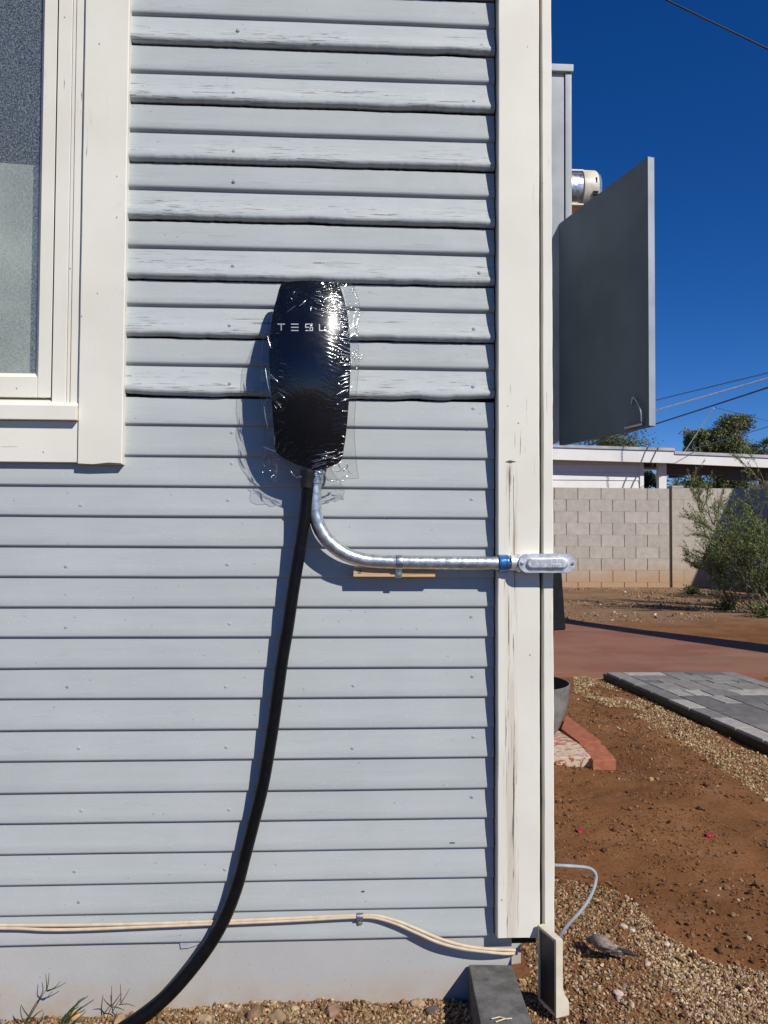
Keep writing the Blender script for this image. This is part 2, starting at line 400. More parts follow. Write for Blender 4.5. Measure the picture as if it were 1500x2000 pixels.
# clear film
a = NM('clear_film'); a.t.nodes.remove(a.p)
gz = a.n('ShaderNodeBsdfGlossy'); gz.inputs['Roughness'].default_value = .13; gz.inputs['Color'].default_value = (1, 1, 1, 1)
tr = a.n('ShaderNodeBsdfTransparent'); tr.inputs['Color'].default_value = (.90, .90, .90, 1)
bn = a.n('ShaderNodeBump'); bn.inputs['Strength'].default_value = .10; bn.inputs['Distance'].default_value = .0008
a.L(a.noise(1, 4, .6, vec=a.map((60, 60, 170)), dist=.8), bn.inputs['Height']); a.L(bn.outputs[0], gz.inputs['Normal'])
lw = a.n('ShaderNodeLayerWeight'); lw.inputs[0].default_value = .25
ff = a.math('ADD', a.math('MULTIPLY', a.math('POWER', lw.outputs['Facing'], 2.0), .40), .036, True)
m2 = a.n('ShaderNodeMixShader'); a.L(ff, m2.inputs[0]); a.L(tr.outputs[0], m2.inputs[1]); a.L(gz.outputs[0], m2.inputs[2])
a.L(m2.outputs[0], a.out.inputs[0]); M_FILM = a.m
a = NM('film_hem'); a.t.nodes.remove(a.p); g_ = a.n('ShaderNodeBsdfGlossy'); g_.inputs['Roughness'].default_value = .15; t_ = a.n('ShaderNodeBsdfTransparent'); t_.inputs['Color'].default_value = (.74, .74, .74, 1)
m2 = a.n('ShaderNodeMixShader'); m2.inputs[0].default_value = .10; a.L(t_.outputs[0], m2.inputs[1]); a.L(g_.outputs[0], m2.inputs[2]); a.L(m2.outputs[0], a.out.inputs[0]); M_HEM = a.m
a = NM('film_fold'); a.t.nodes.remove(a.p); g_ = a.n('ShaderNodeBsdfGlossy'); g_.inputs['Roughness'].default_value = .22; t_ = a.n('ShaderNodeBsdfTransparent')
m2 = a.n('ShaderNodeMixShader'); m2.inputs[0].default_value = .5; a.L(t_.outputs[0], m2.inputs[1]); a.L(g_.outputs[0], m2.inputs[2]); a.L(m2.outputs[0], a.out.inputs[0]); M_FOLD = a.m

# ================================================================== HOUSE
house = thing('house', 'grey clapboard house with cream trim filling the left of the photo', 'house')
REL = [1.024, .968, .9085, .850, .791, .732, .676, .6166, .560, .4985, .4448, .3847, .328, .268, .2106, .1505, .0908, .0325, -.0262,
       -.0846, -.143, -.2013, -.261, -.3193, -.379, -.437, -.4973, -.5544, -.6125, -.67, -.727, -.783]
ZL = [CAM.z + r for r in REL]
up_ = [ZL[0] + .0585*k for k in range(13, 0, -1)]
ZB = up_ + ZL; NUP = len(up_)
HTOP = ZB[0] + .0585
XPL = P(973, 900, -.032).x; XPR = P(1053.5, 900, -.032).x       # front corner board
XSL = P(1056, 600, -.03).x; XSR = P(1076, 600, -.03).x          # edge of the side corner board
XSW = XSR - .018                                                # plane of the side wall
XCR = P(248, 450, -.02).x                                       # right edge of the window casing
ZCB = P(200, 904, -.02).z                                       # bottom of the casing
WINW = 1.02; XCL = XCR - WINW
ZWT = 2.36
def siding_rows(x0, x1, nx, rows, seed):
    V, Fc, Cc = [], [], []
    xs = np.linspace(x0, x1, nx)
    for k in rows:
        zb = ZB[k]; zt = (ZB[k-1] if k > 0 else HTOP)
        old = (k - NUP) <= 13; thick = old and ((k-NUP) % 2 == 1)
        after = k > 0 and (k-1-NUP) <= 13 and ((k-1-NUP) % 2 == 1)
        s = seed*100 + k
        d0 = .004; d1 = .0150 if thick else (.0112 if old else .0098); r = .0105 if thick else (.0078 if old else .0052)
        wz = vn1(xs*2.1, s)*.0009 + vn1(xs*9, s+50)*(.0006 if old else .0002)
        wd = vn1(xs*3.3, s+99)*(.0012 if old else .0004)
        rg = np.zeros(nx)
        if thick:
            rg = np.clip(vn1(xs*14, s+7), 0, 1)**2*.0035 + np.abs(vn1(xs*70, s+8))*.0012 + np.abs(vn1(xs*180, s+9))*.0006
            if k-NUP == 13: rg += np.clip((xs-(XPL-.10))/.10, 0, 1)**.7*.007*(.6+.5*np.abs(vn1(xs*60, s+11))) + np.clip((-.24-xs)/.2, 0, 1)*.003
        prof = [(zt + (-.003 if after else .006), d0, 0), (zt-.35*(zt-zb), d0+.35*(d1-d0), .3), (zt-.65*(zt-zb), d0+.68*(d1-d0), .7)]
        for aang in (0, 18, 36, 54, 72, 90):
            t = rad(aang); prof.append((zb + r - r*math.sin(t), d1 - r + r*math.cos(t), 1))
        prof.append((zb, .0005, 1))
        base = len(V); m_ = len(prof)
        for i in range(nx):
            for (z, d, w) in prof:
                V.append((xs[i], -(d + wd[i]*min(1, w)), z + wz[i] + rg[i]*(1 if w >= 1 else w*.3)))
        tone = (1.05 if thick else (.95 if old else 1.0)) + random.uniform(-.03, .03)
        for i in range(nx-1):
            for j in range(m_-1):
                q = base + i*m_ + j
                Fc.append((q, q+1, q+m_+1, q+m_))
                wv = (1.0 if thick else (.22 if old else .10)) * (.25, .8, 1, 1, .9, .7, .5, .3, .3)[min(j, 8)]
                Cc.append((wv, tone, 0))
    return np.array(V), np.array(Fc), np.array(Cc)
k_cut = [k for k in range(len(ZB)) if ZB[k] > ZCB - .004 and ZB[k] < ZWT+.12]
k_full = [k for k in range(len(ZB)) if k not in k_cut]
xe = XPL - .0035
parts = [siding_rows(-5.0, xe, 900, k_full, 1), siding_rows(XCR-.012, xe, 330, k_cut, 2), siding_rows(-5.0, XCL+.012, 60, k_cut, 3)]
V = []; Fs = []; Cs = []; b = 0
for v, f, c in parts: V.append(v); Fs.append(f+b); Cs.append(c); b += len(v)
mesh_np('siding', np.vstack(V), np.vstack(Fs), M_SIDING, house, np.vstack(Cs), True)
# side wall facing right, seen only from further round
v, f, c = siding_rows(0.09, 6.0, 120, range(len(ZB)), 4)
v2 = np.stack([XSW - v[:, 1] - .004, v[:, 0], v[:, 2]], 1)
mesh_np('side_siding', v2, f[:, ::-1], M_SIDING, house, c, True)
mb = MB(); mb.box((XCR-.03, .004, ZB[-1]-.02), (XSW-.004, .02, HTOP)); mb.box((-5, .004, ZB[-1]-.02), (XCL+.03, .02, HTOP)); mb.box((XCL+.03, .004, ZB[-1]-.02), (XCR-.03, .02, ZCB+.09))
mb.box((XCL+.03, .004, ZWT+.0), (XCR-.03, .02, HTOP)); mb.box((XSW-.02, .02, ZB[-1]-.02), (XSW-.004, 6, HTOP))
mb.build('sheathing', M_DARK, house)
# nail heads standing slightly proud of the boards
nails = [(157, 987), (445, 977), (128, 1107), (444, 1103), (128, 1226), (448, 1219), (131, 1342), (441, 1342), (153, 1462), (442, 1460), (158, 1584), (447, 1582),
         (145, 1703), (439, 1699), (153, 1763), (455, 520), (449, 636), (449, 750), (457, 296), (457, 355), (457, 182), (465, 60), (936, 533), (925, 643), (924, 755), (925, 797),
         (941, 90), (925, 200), (922, 975), (922, 1090), (921, 1205), (923, 1322), (925, 1440), (922, 1558), (700, 1100), (690, 1340), (688, 1462), (452, 905), (452, 845)]
for px, py in nails:
    p = P(px, py, -.009)
    zb = max([z for z in ZB if z <= p.z] or [ZB[-1]])
    d = .0098 - (p.z-zb)/.0585*.0058 + (.004 if zb > ZL[13]-.001 else 0)
    mb = MB(); mb.lathe([(.0035, .0), (.0034, .0010), (.0024, .0016), (.0, .0015)], (p.x, -d+.0004, p.z), (0, -1, -.1), 12); mb.build('nail_head', M_NAIL, house)
for px, py, ra, rb_ in ((883, 1646, .006, .0019), (709, 1742, .0035, .0017)):
    p = P(px, py, -.008); zb = max([z for z in ZB if z <= p.z] or [ZB[-1]]); d = .0098-(p.z-zb)/.0585*.0058
    mb = MB(); ring = [(p.x+ra*math.cos(t)*(1+.2*math.sin(3*t+px)), 0, p.z+rb_*math.sin(t)) for t in [k*math.pi/8 for k in range(16)]]
    mb.loft([[(x, -d+.002, z) for x, _, z in ring], [(x, -d-.0005, z) for x, _, z in ring], [(p.x+(x-p.x)*.4, -d-.0007, p.z+(z-p.z)*.4) for x, _, z in ring]])
    mb.build('knot', M_KNOT, house)
# foundation
zf = ZB[-1]
mb = MB(); xf = P(999, 1870, -.002).x
mb.box((-5, -.0035, -.25), (xf, .10, zf+.004)); mb.box((XSW-.12, .10, -.25), (XSW-.012, 6, zf+.004))
mb.build('foundation', M_FOUND, house)
p = P(374, 1840, -.006); mb = MB(); mb.prism([(p.x-.022, -.0062, zf+.002), (p.x+.022, -.0062, zf+.001), (p.x+.008, -.0066, zf-.006), (p.x-.006, -.0068, zf-.010), (p.x-.020, -.0066, zf-.011)], (0, .0012, 0))
mb.build('paint_flake', M_NAIL, house)
# corner boards
mb = MB(); zpb = P(1000, 1833, -.032).z
ns = 40
def board(x0, x1, y0, y1, z0, z1, n, amp, seed, lean=(0, 0), bottom_rag=.002):
    """upright board with slightly worn edges"""
    zs = np.linspace(z0, z1, n); rings = []
    e1 = vn1(zs*11, seed)*amp + vn1(zs*45, seed+3)*amp*.5; e2 = vn1(zs*13, seed+1)*amp + vn1(zs*50, seed+5)*amp*.5
    for i, z in enumerate(zs):
        k = (z1-z)/(z1-z0); l0 = lean[0]*k; l1 = lean[1]*k; c = .0018
        dz = [0]*8
        if i == 0: dz = [random.uniform(-bottom_rag, bottom_rag) for _ in range(8)]
        xa, xb = x0+e1[i]+l0, x1+e2[i]+l1
        ring = [(xa, y1, z), (xa, y0+c, z), (xa+c, y0, z), (xa+(xb-xa)*.35, y0, z), (xa+(xb-xa)*.7, y0, z), (xb-c, y0, z), (xb, y0+c, z), (xb, y1, z)]
        rings.append([(p[0], p[1], p[2]+q) for p, q in zip(ring, dz)])
    mb.loft(rings)
board(XPL, XPR, -.032, -.001, zpb, HTOP, 160, .0006, 21, (-.0008, .0006)); mb.build('corner_board', M_POST, house)
mb = MB(); board(XSL, XSR, -.030, .075, P(1075, 1822, -.03).z, HTOP, 160, .0007, 31, (.006, .006)); mb.build('corner_board', M_TRIM, house)
# dark wall behind the joint
mb = MB(); mb.box((XPR-.01, -.012, zf), (XSL+.012, -.002, HTOP)); mb.build('corner_backing', M_DARK, house)
# roof
mb = MB(); yr = 3.0
mb.add([(-5.3, -.32, HTOP+.02), (XSW+.3, -.32, HTOP+.02), (XSW+.3, yr, HTOP+1.35), (-5.3, yr, HTOP+1.35), (-5.3, 6.3, HTOP+.02), (XSW+.3, 6.3, HTOP+.02),
        (-5.3, -.32, HTOP+.10), (XSW+.3, -.32, HTOP+.10), (XSW+.3, yr, HTOP+1.45), (-5.3, yr, HTOP+1.45), (-5.3, 6.3, HTOP+.10), (XSW+.3, 6.3, HTOP+.10)],
       [(0, 1, 2, 3), (3, 2, 5, 4), (6, 9, 8, 7), (9, 10, 11, 8), (0, 6, 7, 1), (4, 5, 11, 10), (1, 7, 8, 2), (2, 8, 11, 5), (0, 3, 9, 6), (3, 4, 10, 9)])
mb.build('roof', M_ROOF, house)
mb = MB(); mb.add([(XSW-.004, .02, HTOP), (XSW-.004, 6, HTOP), (XSW-.004, 3.0, HTOP+1.33)], [(0, 1, 2)]); mb.build('gable', M_NAIL, house)

# ---- window
win = bpy.data.objects.new('window', None); COL.objects.link(win); win.parent = house; win.location = ((XCL+XCR)/2, 0, ZCB)
zc0 = ZCB; zt = ZWT
cw = XCR - P(160, 450, -.022).x                                   # casing width
xin = XCR - cw
lean = P(257, 0, -.02).x - P(248, 450, -.02).x
def wpart(name, boxes, mat, bev=.0015):
    mb = MB()
    for a_, b_ in boxes: mb.box(a_, b_, bev=bev)
    return mb.build(name, mat, win)
xil = XCL + cw
zap = P(100, 822, -.018).z; zs1 = P(100, 792, -.03).z; zs0 = P(100, 820, -.03).z
mbr = MB(); board_mb = mb
mb = MB(); board(XCR-cw, XCR, -.024, .01, zc0-.001, zt, 60, .0005, 41, (-.001, -.0015)); mb.build('casing', M_TRIM, win)
mb = MB(); board(XCL, XCL+cw, -.024, .01, zc0, zt, 40, .0005, 43); mb.build('casing', M_TRIM, win)
wpart('head_casing', [((XCL, -.026, zt+.001), (XCR, .01, zt+.09))], M_TRIMH)
wpart('apron', [((xil+.001, -.019, zc0+.0005), (xin-.0015, .01, zap))], M_TRIMH)
# sloped sill
mb = MB()
zst = P(100, 775, .0).z
mb.prism([(xil+.001, -.0335, zs0), (xil+.001, -.0335, zs1), (xil+.001, .012, zst), (xil+.001, .012, zap-.002), (xil+.001, -.018, zap+.0005)], (xin-xil-.0025, 0, 0), .0012)
mb.build('sill', M_TRIMH, win)
# stop (blind stop with two grooves) each side
xs0 = P(109, 400, -.012).x
for sgn in (0, 1):
    mb = MB()
    w = xin - xs0
    g = [(0, -.0135), (.46, -.0135), (.47, -.012), (.51, -.012), (.52, -.0145), (.60, -.0145), (.61, -.012), (.65, -.012), (.66, -.016), (.99, -.016)]
    ring = [(xs0+w*u, y) for u, y in g] + [(xs0+w*.99, .02), (xs0, .02)]
    if sgn: ring = [(XCL+XCR-x, y) for x, y in ring]
    mb.loft([[(x, y, z) for x, y in ring] for z in (P(130, 792, -.014).z, zt)])
    mb.build('stop', M_TRIM, win, smooth=20)
# sash
xg = P(76, 400, .004).x; xsr = P(106.5, 400, -.006).x; zr0 = P(50, 776, -.006).z; zr1 = P(50, 738, -.004).z; zg = P(50, 729, .004).z
xgl = XCL+XCR-xg; xsl = XCL+XCR-xsr
sash = MB(); sash.box((xg+.009, -.0085, zr0), (xsr, .02, zt), bev=.0012); sash.box((xsl, -.0085, zr0), (xgl-.009, .02, zt), bev=.0012)
sash.box((xgl-.0085, -.0085, zr0), (xg+.0085, .02, zr1), bev=.0012)
sash.build('sash', M_TRIM, win)
mb = MB()   # putty bead, bevelled back to the glass
mb.prism([(xg+.0088, -.007, zr1), (xg, .006, zr1), (xg, .012, zr1), (xg+.0088, .012, zr1)], (0, 0, zt-zr1))
mb.prism([(xgl-.0088, -.007, zr1), (xgl, .006, zr1), (xgl, .012, zr1), (xgl-.0088, .012, zr1)], (0, 0, zt-zr1))
mb.prism([(xgl-.008, -.007, zr1+.0005), (xgl-.008, .006, zg), (xgl-.008, .012, zg), (xgl-.008, .012, zr1+.0005)], (xg-xgl+.016, 0, 0))
mb.build('putty', M_TRIM, win)
mb = MB(); mb.box((xgl-.004, .0065, zg-.004), (xg+.004, .010, zt)); mb.build('pane', M_PANE, win)
mb = MB(); ztop = P(30, 320, .035).z
rings = []
for z in (zg-.10, ztop):
    rings.append([(xgl-.02+(xg-xgl+.028)*i/120, .035, z+(.0 if z < ztop else -.03*(i/120-.9))) for i in range(121)])
mb.loft(rings, False); mb.build('curtain', M_CURTAIN, win, recalc=False)
mb = MB(); mb.box((XCL-.5, .0225, zg-.5), (XCR+.02, 2.2, zt+.3))
mb.f.pop(next(i for i, f in enumerate(mb.f) if all(abs(mb.v[j][1]-.0225) < 1e-4 for j in f))); mb.c.pop()
mb.build('room', M_ROOM, house, recalc=False)

# ================================================================== GROUND
def gz(x, y):
    x = np.asarray(x, float); y = np.asarray(y, float)
    h = vnoise(x*1.3+3, y*1.3, 1)*.012 + vnoise(x*4.1, y*4.1, 2)*.010 + vnoise(x*11, y*11, 3)*.0045 + vnoise(x*27, y*27, 4)*.0025
    h = h*1.25 + vnoise(x*52, y*52, 6)*.0018
    near = np.exp(-((x-1.4)/3)**2-((y-1.5)/3.2)**2)
    h = h*np.clip(near*1.3, .12, 1)
    h = np.where((y > 3.0) & (y < 6.6) & (x < 3.6), h*.15-.012, h)
    h = np.where((x > 1.55) & (y < 3.6) & (x < 2.7), h*.3-.02, h)
    st = lambda t: np.clip(t, 0, 1)**2*(3-2*np.clip(t, 0, 1))
    h -= .012*st((.34-x)/.30)*st((.5-y)/.4) + .020*st((-.2-x)/.25)*st((.5-y)/.4)
    return h - .006
def nonuni(lo, hi, d, far):
    a_ = np.arange(lo, hi, d); o = []; s = d
    v_ = hi
    while v_ < far: o.append(v_); s *= 1.25; v_ += s
    o.append(far); q = []; s = d; v_ = lo-d
    while v_ > -far: q.append(v_); s *= 1.25; v_ -= s
    q.append(-far); return np.array(q[::-1] + list(a_) + o)
gx = nonuni(-.9, 3.4, .022, 600); gy = nonuni(-.7, 4.6, .022, 600)
GX, GY = np.meshgrid(gx, gy); GZ = gz(GX, GY)
V = np.stack([GX.ravel(), GY.ravel(), GZ.ravel()], 1); nxx = len(gx)
ii, jj = np.meshgrid(np.arange(len(gy)-1), np.arange(nxx-1), indexing='ij'); q = (ii*nxx+jj).ravel()
o = mesh_np('ground', V, np.stack([q, q+1, q+nxx+1, q+nxx], 1), M_DIRT, None, None, True); tag(o, kind='structure')

# red concrete slab
mb = MB(); yfr = G(1180, 1314, .01).y
edge = [(-3.0, yfr), (1.2, yfr+.02), (2.2, yfr+.03), (3.2, yfr-.02), (3.55, yfr+.3), (3.5, yfr+1.2), (2.9, yfr+2.1), (2.2, yfr+3.0), (-3.0, yfr+3.1)]
mb.prism([(x, y, .004) for x, y in edge], (0, 0, -.05)); o = mb.build('concrete_slab', M_REDCON); tag(o, kind='structure')

# dark asphalt added unseen behind the camera to cut bounce onto the wall
mb = MB(); mb.prism([(-14, -14, .004), (3.5, -14, .004), (3.5, -.62, .004), (-14, -.62, .004)], (0, 0, -.08), .01)
o = mb.build('added_driveway', mk('asphalt', (.035, .035, .037), .9, vs=3, bs=60, bstr=.5, bd=.006)); tag(o, kind='structure')
# grey paver walk
def inpoly(x, y, poly):
    c = False; n = len(poly)
    for i in range(n):
        x1, y1 = poly[i]; x2, y2 = poly[i-1]
        if (y1 > y) != (y2 > y) and x < (x2-x1)*(y-y1)/(y2-y1)+x1: c = not c
    return c
zp = .021
A = G(1183, 1313, zp); B = G(1500, 1449, zp); C = G(1432, 1312, zp)
ex = (C-A); wid = ex.length; ex.normalize(); ey = (B-A).normalized()     # ey runs towards the camera
mb = MB()
shades = [(.21, .20, .185), (.165, .157, .15), (.125, .119, .115), (.27, .255, .23), (.20, .18, .165), (.32, .30, .27), (.15, .143, .138)]
Mw = lambda u, v: A + ex*u + ey*v
def pav(u0, v0, u1, v1, dz=0):
    mb.col = random.choice(shades); g = .004
    p = [Mw(u0+g, v0+g), Mw(u1-g, v0+g), Mw(u1-g, v1-g), Mw(u0+g, v1-g)]
    mb.prism([(q.x, q.y, zp+dz+random.uniform(-.0015, .0015)) for q in p], (0, 0, -.045), .004)
Ltot = 5.2; v = 0
while v < Ltot:
    l = .20; pav(0, v, .10, v+l); pav(wid-.10, v, wid, v+l); v += l
v = 0
while v < Ltot:
    hgt = random.choice((.10, .15, .20)); u = .10
    while u < wid-.10-.05:
        w = random.choice((.10, .15, .20, .25)); w = min(w, wid-.10-u)
        if wid-.10-u-w < .05: w = wid-.10-u
        pav(u, v, u+w, v+hgt); u += w
    v += hgt
mb.col = (.16, .14, .12); p = [Mw(.01, .01), Mw(wid-.01, .01), Mw(wid-.01, Ltot), Mw(.01, Ltot)]
mb.prism([(q.x, q.y, zp-.006) for q in p], (0, 0, -.07))
o = mb.build('paver_path', M_PAVERS); tag(o, kind='structure')
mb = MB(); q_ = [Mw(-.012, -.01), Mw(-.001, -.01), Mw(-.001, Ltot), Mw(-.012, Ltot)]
mb.prism([(q.x, q.y, zp-.011) for q in q_], (0, 0, -.07), .002); o = mb.build('path_shade_strip', M_BLKBOX)  # dark strip standing in for shade on the path's left side
tag(o, 'dark strip added for the shade on the left side of the grey paver path', 'shade_strip')

# ---- gravel
_t = (1+5**.5)/2
ICO = np.array([(-1, _t, 0), (1, _t, 0), (-1, -_t, 0), (1, -_t, 0), (0, -1, _t), (0, 1, _t), (0, -1, -_t), (0, 1, -_t), (_t, 0, -1), (_t, 0, 1), (-_t, 0, -1), (-_t, 0, 1)])/1.9
ICF = np.array([(0, 11, 5), (0, 5, 1), (0, 1, 7), (0, 7, 10), (0, 10, 11), (1, 5, 9), (5, 11, 4), (11, 10, 2), (10, 7, 6), (7, 1, 8), (3, 9, 4), (3, 4, 2), (3, 2, 6), (3, 6, 8), (3, 8, 9), (4, 9, 5), (2, 4, 11), (6, 2, 10), (8, 6, 7), (9, 8, 1)])
def pebbles(name, xy, size, pal, lift=.25):
    n = len(xy); v = ICO[None]*(1+rng.normal(0, .16, (n, 12, 1)))
    sc = np.stack([rng.uniform(.8, 1.3, n), rng.uniform(.6, 1.0, n), rng.uniform(.45, .85, n)], 1)
    v = v*sc[:, None, :]*size[:, None, None]
    q = rng.normal(size=(n, 4)); q[:, 0] += 1.2; q /= np.linalg.norm(q, axis=1, keepdims=True)
    w_, x_, y_, z_ = q.T
    Rm = np.stack([np.stack([1-2*(y_*y_+z_*z_), 2*(x_*y_-z_*w_), 2*(x_*z_+y_*w_)], 1), np.stack([2*(x_*y_+z_*w_), 1-2*(x_*x_+z_*z_), 2*(y_*z_-x_*w_)], 1), np.stack([2*(x_*z_-y_*w_), 2*(y_*z_+x_*w_), 1-2*(x_*x_+y_*y_)], 1)], 1)
    v = np.einsum('nij,nkj->nki', Rm, v)
    z = gz(xy[:, 0], xy[:, 1]) + size*lift + rng.uniform(-.3, .5, n)*size
    v += np.stack([xy[:, 0], xy[:, 1], z], 1)[:, None, :]
    F = (ICF[None]+(np.arange(n)*12)[:, None, None]).reshape(-1, 3)
    pal = np.array(pal); c = pal[rng.integers(0, len(pal), n)]*rng.uniform(.7, 1.25, (n, 1))
    o = mesh_np(name, v.reshape(-1, 3), F, M_GRAVEL, None, np.repeat(c, 20, 0), False)
    return tag(o, kind='stuff')
def scatter(poly, n, bbox, dens=None):
    out = []
    while len(out) < n:
        x = random.uniform(bbox[0], bbox[1]); y = random.uniform(bbox[2], bbox[3])
        if y > -.004 and x < xf+.02 and y < .2: continue
        if y > .05 and x < XSW: continue
        px, py = proj((x, y, 0))
        if inpoly(px, py, poly): out.append((x, y))
    return np.array(out)
PALT = [(.30, .19, .09), (.34, .23, .12), (.22, .13, .06), (.17, .095, .042), (.42, .31, .18), (.25, .155, .075), (.13, .075, .036), (.34, .27, .20), (.26, .13, .065), (.19, .11, .05)]
PALS = [(.40, .30, .16), (.46, .36, .21), (.33, .24, .12), (.30, .20, .10)]
xy1 = scatter([(1000, 1790), (1075, 1690), (1130, 1720), (1200, 1735), (1290, 1830), (1400, 1870), (1560, 1910), (1900, 2000), (1900, 2600), (900, 2600), (960, 1960), (1000, 1890)], 26000, (.2, 1.6, -.55, .45))
xy2 = scatter([(-500, 1900), (1010, 1900), (1010, 2800), (-500, 2800)], 16000, (-.9, .35, -.16, 0))
xyb = scatter([(1220, 1740), (1290, 1820), (1400, 1870), (1560, 1910), (1900, 2000), (1900, 2400), (1420, 2400), (1340, 1960), (1240, 1830)], 14000, (.4, 1.7, -.5, .4))
xs_ = np.stack([rng.uniform(-2.2, 1.5, 15000), -.62*rng.uniform(0, 1, 15000)**1.3-.008], 1); xs_ = xs_[(vnoise(xs_[:, 0]*4, xs_[:, 1]*7, 51)*.6+.5 > -xs_[:, 1]*1.5) & ((xs_[:, 0] < xf) | (xs_[:, 1] < -.15))]
xy1 = xy1[xy1[:, 1] > -.47+.10*vnoise(xy1[:, 0]*5, xy1[:, 1]*5, 52)]; xy2 = np.vstack([xy2[xy2[:, 1] > -.10+.05*vnoise(xy2[:, 0]*6, xy2[:, 1]*6, 53)], xs_])
xyb = xyb[xyb[:, 1] > -.44+.12*vnoise(xyb[:, 0]*5, xyb[:, 1]*5, 54)]
pebbles('gravel', np.vstack([xy1, xy2]), np.clip(rng.lognormal(math.log(.0024), .38, len(xy1)+len(xy2)), .0012, .0075), PALT)
pebbles('pale_gravel', xyb, np.clip(rng.lognormal(math.log(.0022), .33, len(xyb)), .0012, .0055), [(.47, .34, .19), (.54, .41, .25), (.40, .28, .15), (.29, .19, .10), (.50, .41, .30)])
xy3 = scatter([(1120, 1312), (1185, 1316), (1330, 1388), (1500, 1466), (1700, 1560), (1700, 1700), (1480, 1540), (1330, 1440), (1230, 1390), (1120, 1345)], 9000, (.9, 2.2, .6, 3.5))
kk = vnoise(xy3[:, 0]*5, xy3[:, 1]*5, 19)+vnoise(xy3[:, 0]*17, xy3[:, 1]*17, 20)*.6 > -.35; xy3 = xy3[kk]
pebbles('straw_gravel', xy3, np.clip(rng.lognormal(math.log(.0030), .4, len(xy3)), .0014, .008), PALS)
xy4 = scatter([(1070, 1320), (1500, 1320), (1900, 1500), (1900, 2100), (1070, 2100)], 5200, (.4, 2.6, -.4, 3.3))
kk = vnoise(xy4[:, 0]*3, xy4[:, 1]*3, 9) > -.1; xy4 = xy4[kk]
xy5 = scatter([(1070, 1318), (1500, 1318), (1900, 1500), (1900, 2300), (1070, 2300)], 26000, (.36, 2.6, -.4, 3.3))
kk = vnoise(xy5[:, 0]*4, xy5[:, 1]*4, 29)+vnoise(xy5[:, 0]*13, xy5[:, 1]*13, 30) > -.15; xy5 = xy5[kk]
xy6 = np.stack([rng.uniform(1.0, 6.5, 5200), rng.uniform(6.4, 11.3, 5200)], 1); xy6 = xy6[vnoise(xy6[:, 0]*1.1, xy6[:, 1]*1.6, 41) > -.1]
pebbles('yard_pebbles', xy6, np.clip(rng.lognormal(math.log(.0075), .5, len(xy6)), .003, .03), PALT+[(.12, .06, .03), (.45, .38, .30)])
pebbles('dirt_clods', xy5, np.clip(rng.lognormal(math.log(.0026), .5, len(xy5)), .0012, .011), [(.13, .057, .024), (.17, .078, .034), (.11, .048, .021), (.20, .10, .048)], .1)
pebbles('scattered_pebbles', xy4, np.clip(rng.lognormal(math.log(.0032), .55, len(xy4)), .0014, .014), PALT + [(.10, .05, .025)]*9)

# ================================================================== CHARGER
OUT = [(552, 553), (566, 550), (592, 548), (632, 549), (652, 552), (662, 558), (668, 572), (674, 594), (679, 620), (683, 660), (684.5, 710), (683, 755), (680, 800), (676.5, 840), (672, 872), (668, 893),
       (660, 904), (640, 913), (616, 917), (592, 911), (560, 897), (543, 886), (537, 872), (534, 830), (530.5, 785), (527.5, 745), (525.5, 710), (526, 672), (528, 646), (532, 616), (540, 584), (546, 562)]
yrim = -.078
pts = [P(px, py, yrim) for px, py in OUT]
for _ in range(2):
    _zc = (max(p.z for p in pts)+min(p.z for p in pts))/2; _hz = (max(p.z for p in pts)-min(p.z for p in pts))/2
    _xc = (max(p.x for p in pts)+min(p.x for p in pts))/2; _hx = (max(p.x for p in pts)-min(p.x for p in pts))/2
    pts = [P(px, py, -(.104-.021*((p.x-_xc)/_hx)**2-.043*((p.z-_zc)/_hz)**2)) for (px, py), p in zip(OUT, pts)]
zc = (max(p.z for p in pts)+min(p.z for p in pts))/2; hz = (max(p.z for p in pts)-min(p.z for p in pts))/2
xc = (max(p.x for p in pts)+min(p.x for p in pts))/2; hx = (max(p.x for p in pts)-min(p.x for p in pts))/2
def tdev(x, z):
    s = (x-xc)/hx; q = (z-zc)/hz
    return .104 - .021*s*s - .043*q*q
ch = thing('wall_charger', 'black car charger on the clapboards under clear plastic film', 'charger', (xc, 0, zc-hz))
outl = spline(pts, 5, True)
mb = MB(); N = len(outl); rings = []
for i in range(27):
    r_ = i/26; rings.append([(xc+(p.x-xc)*r_, -tdev(xc+(p.x-xc)*r_, zc+(p.z-zc)*r_), zc+(p.z-zc)*r_) for p in outl])
for k, (sc_, dd) in enumerate(((1.004, .0018), (1.003, .006), (.985, .010))):
    rings.append([(xc+(p.x-xc)*sc_, -tdev(p.x, p.z)+dd, zc+(p.z-zc)*sc_) for p in outl])
mb.loft(rings, True, True); mb.build('face_plate', M_BLACKPL, ch, smooth=40)
mb = MB(); rings = [[(xc+(p.x-xc)*s_, y_ if y_ is not None else -tdev(p.x, p.z)+.009, zc+(p.z-zc)*(s_+.02)) for p in outl] for s_, y_ in ((.93, None), (.93, -.045), (.88, -.035), (.88, -.006))]
mb.loft(rings); mb.build('back_body', M_BODY, ch)
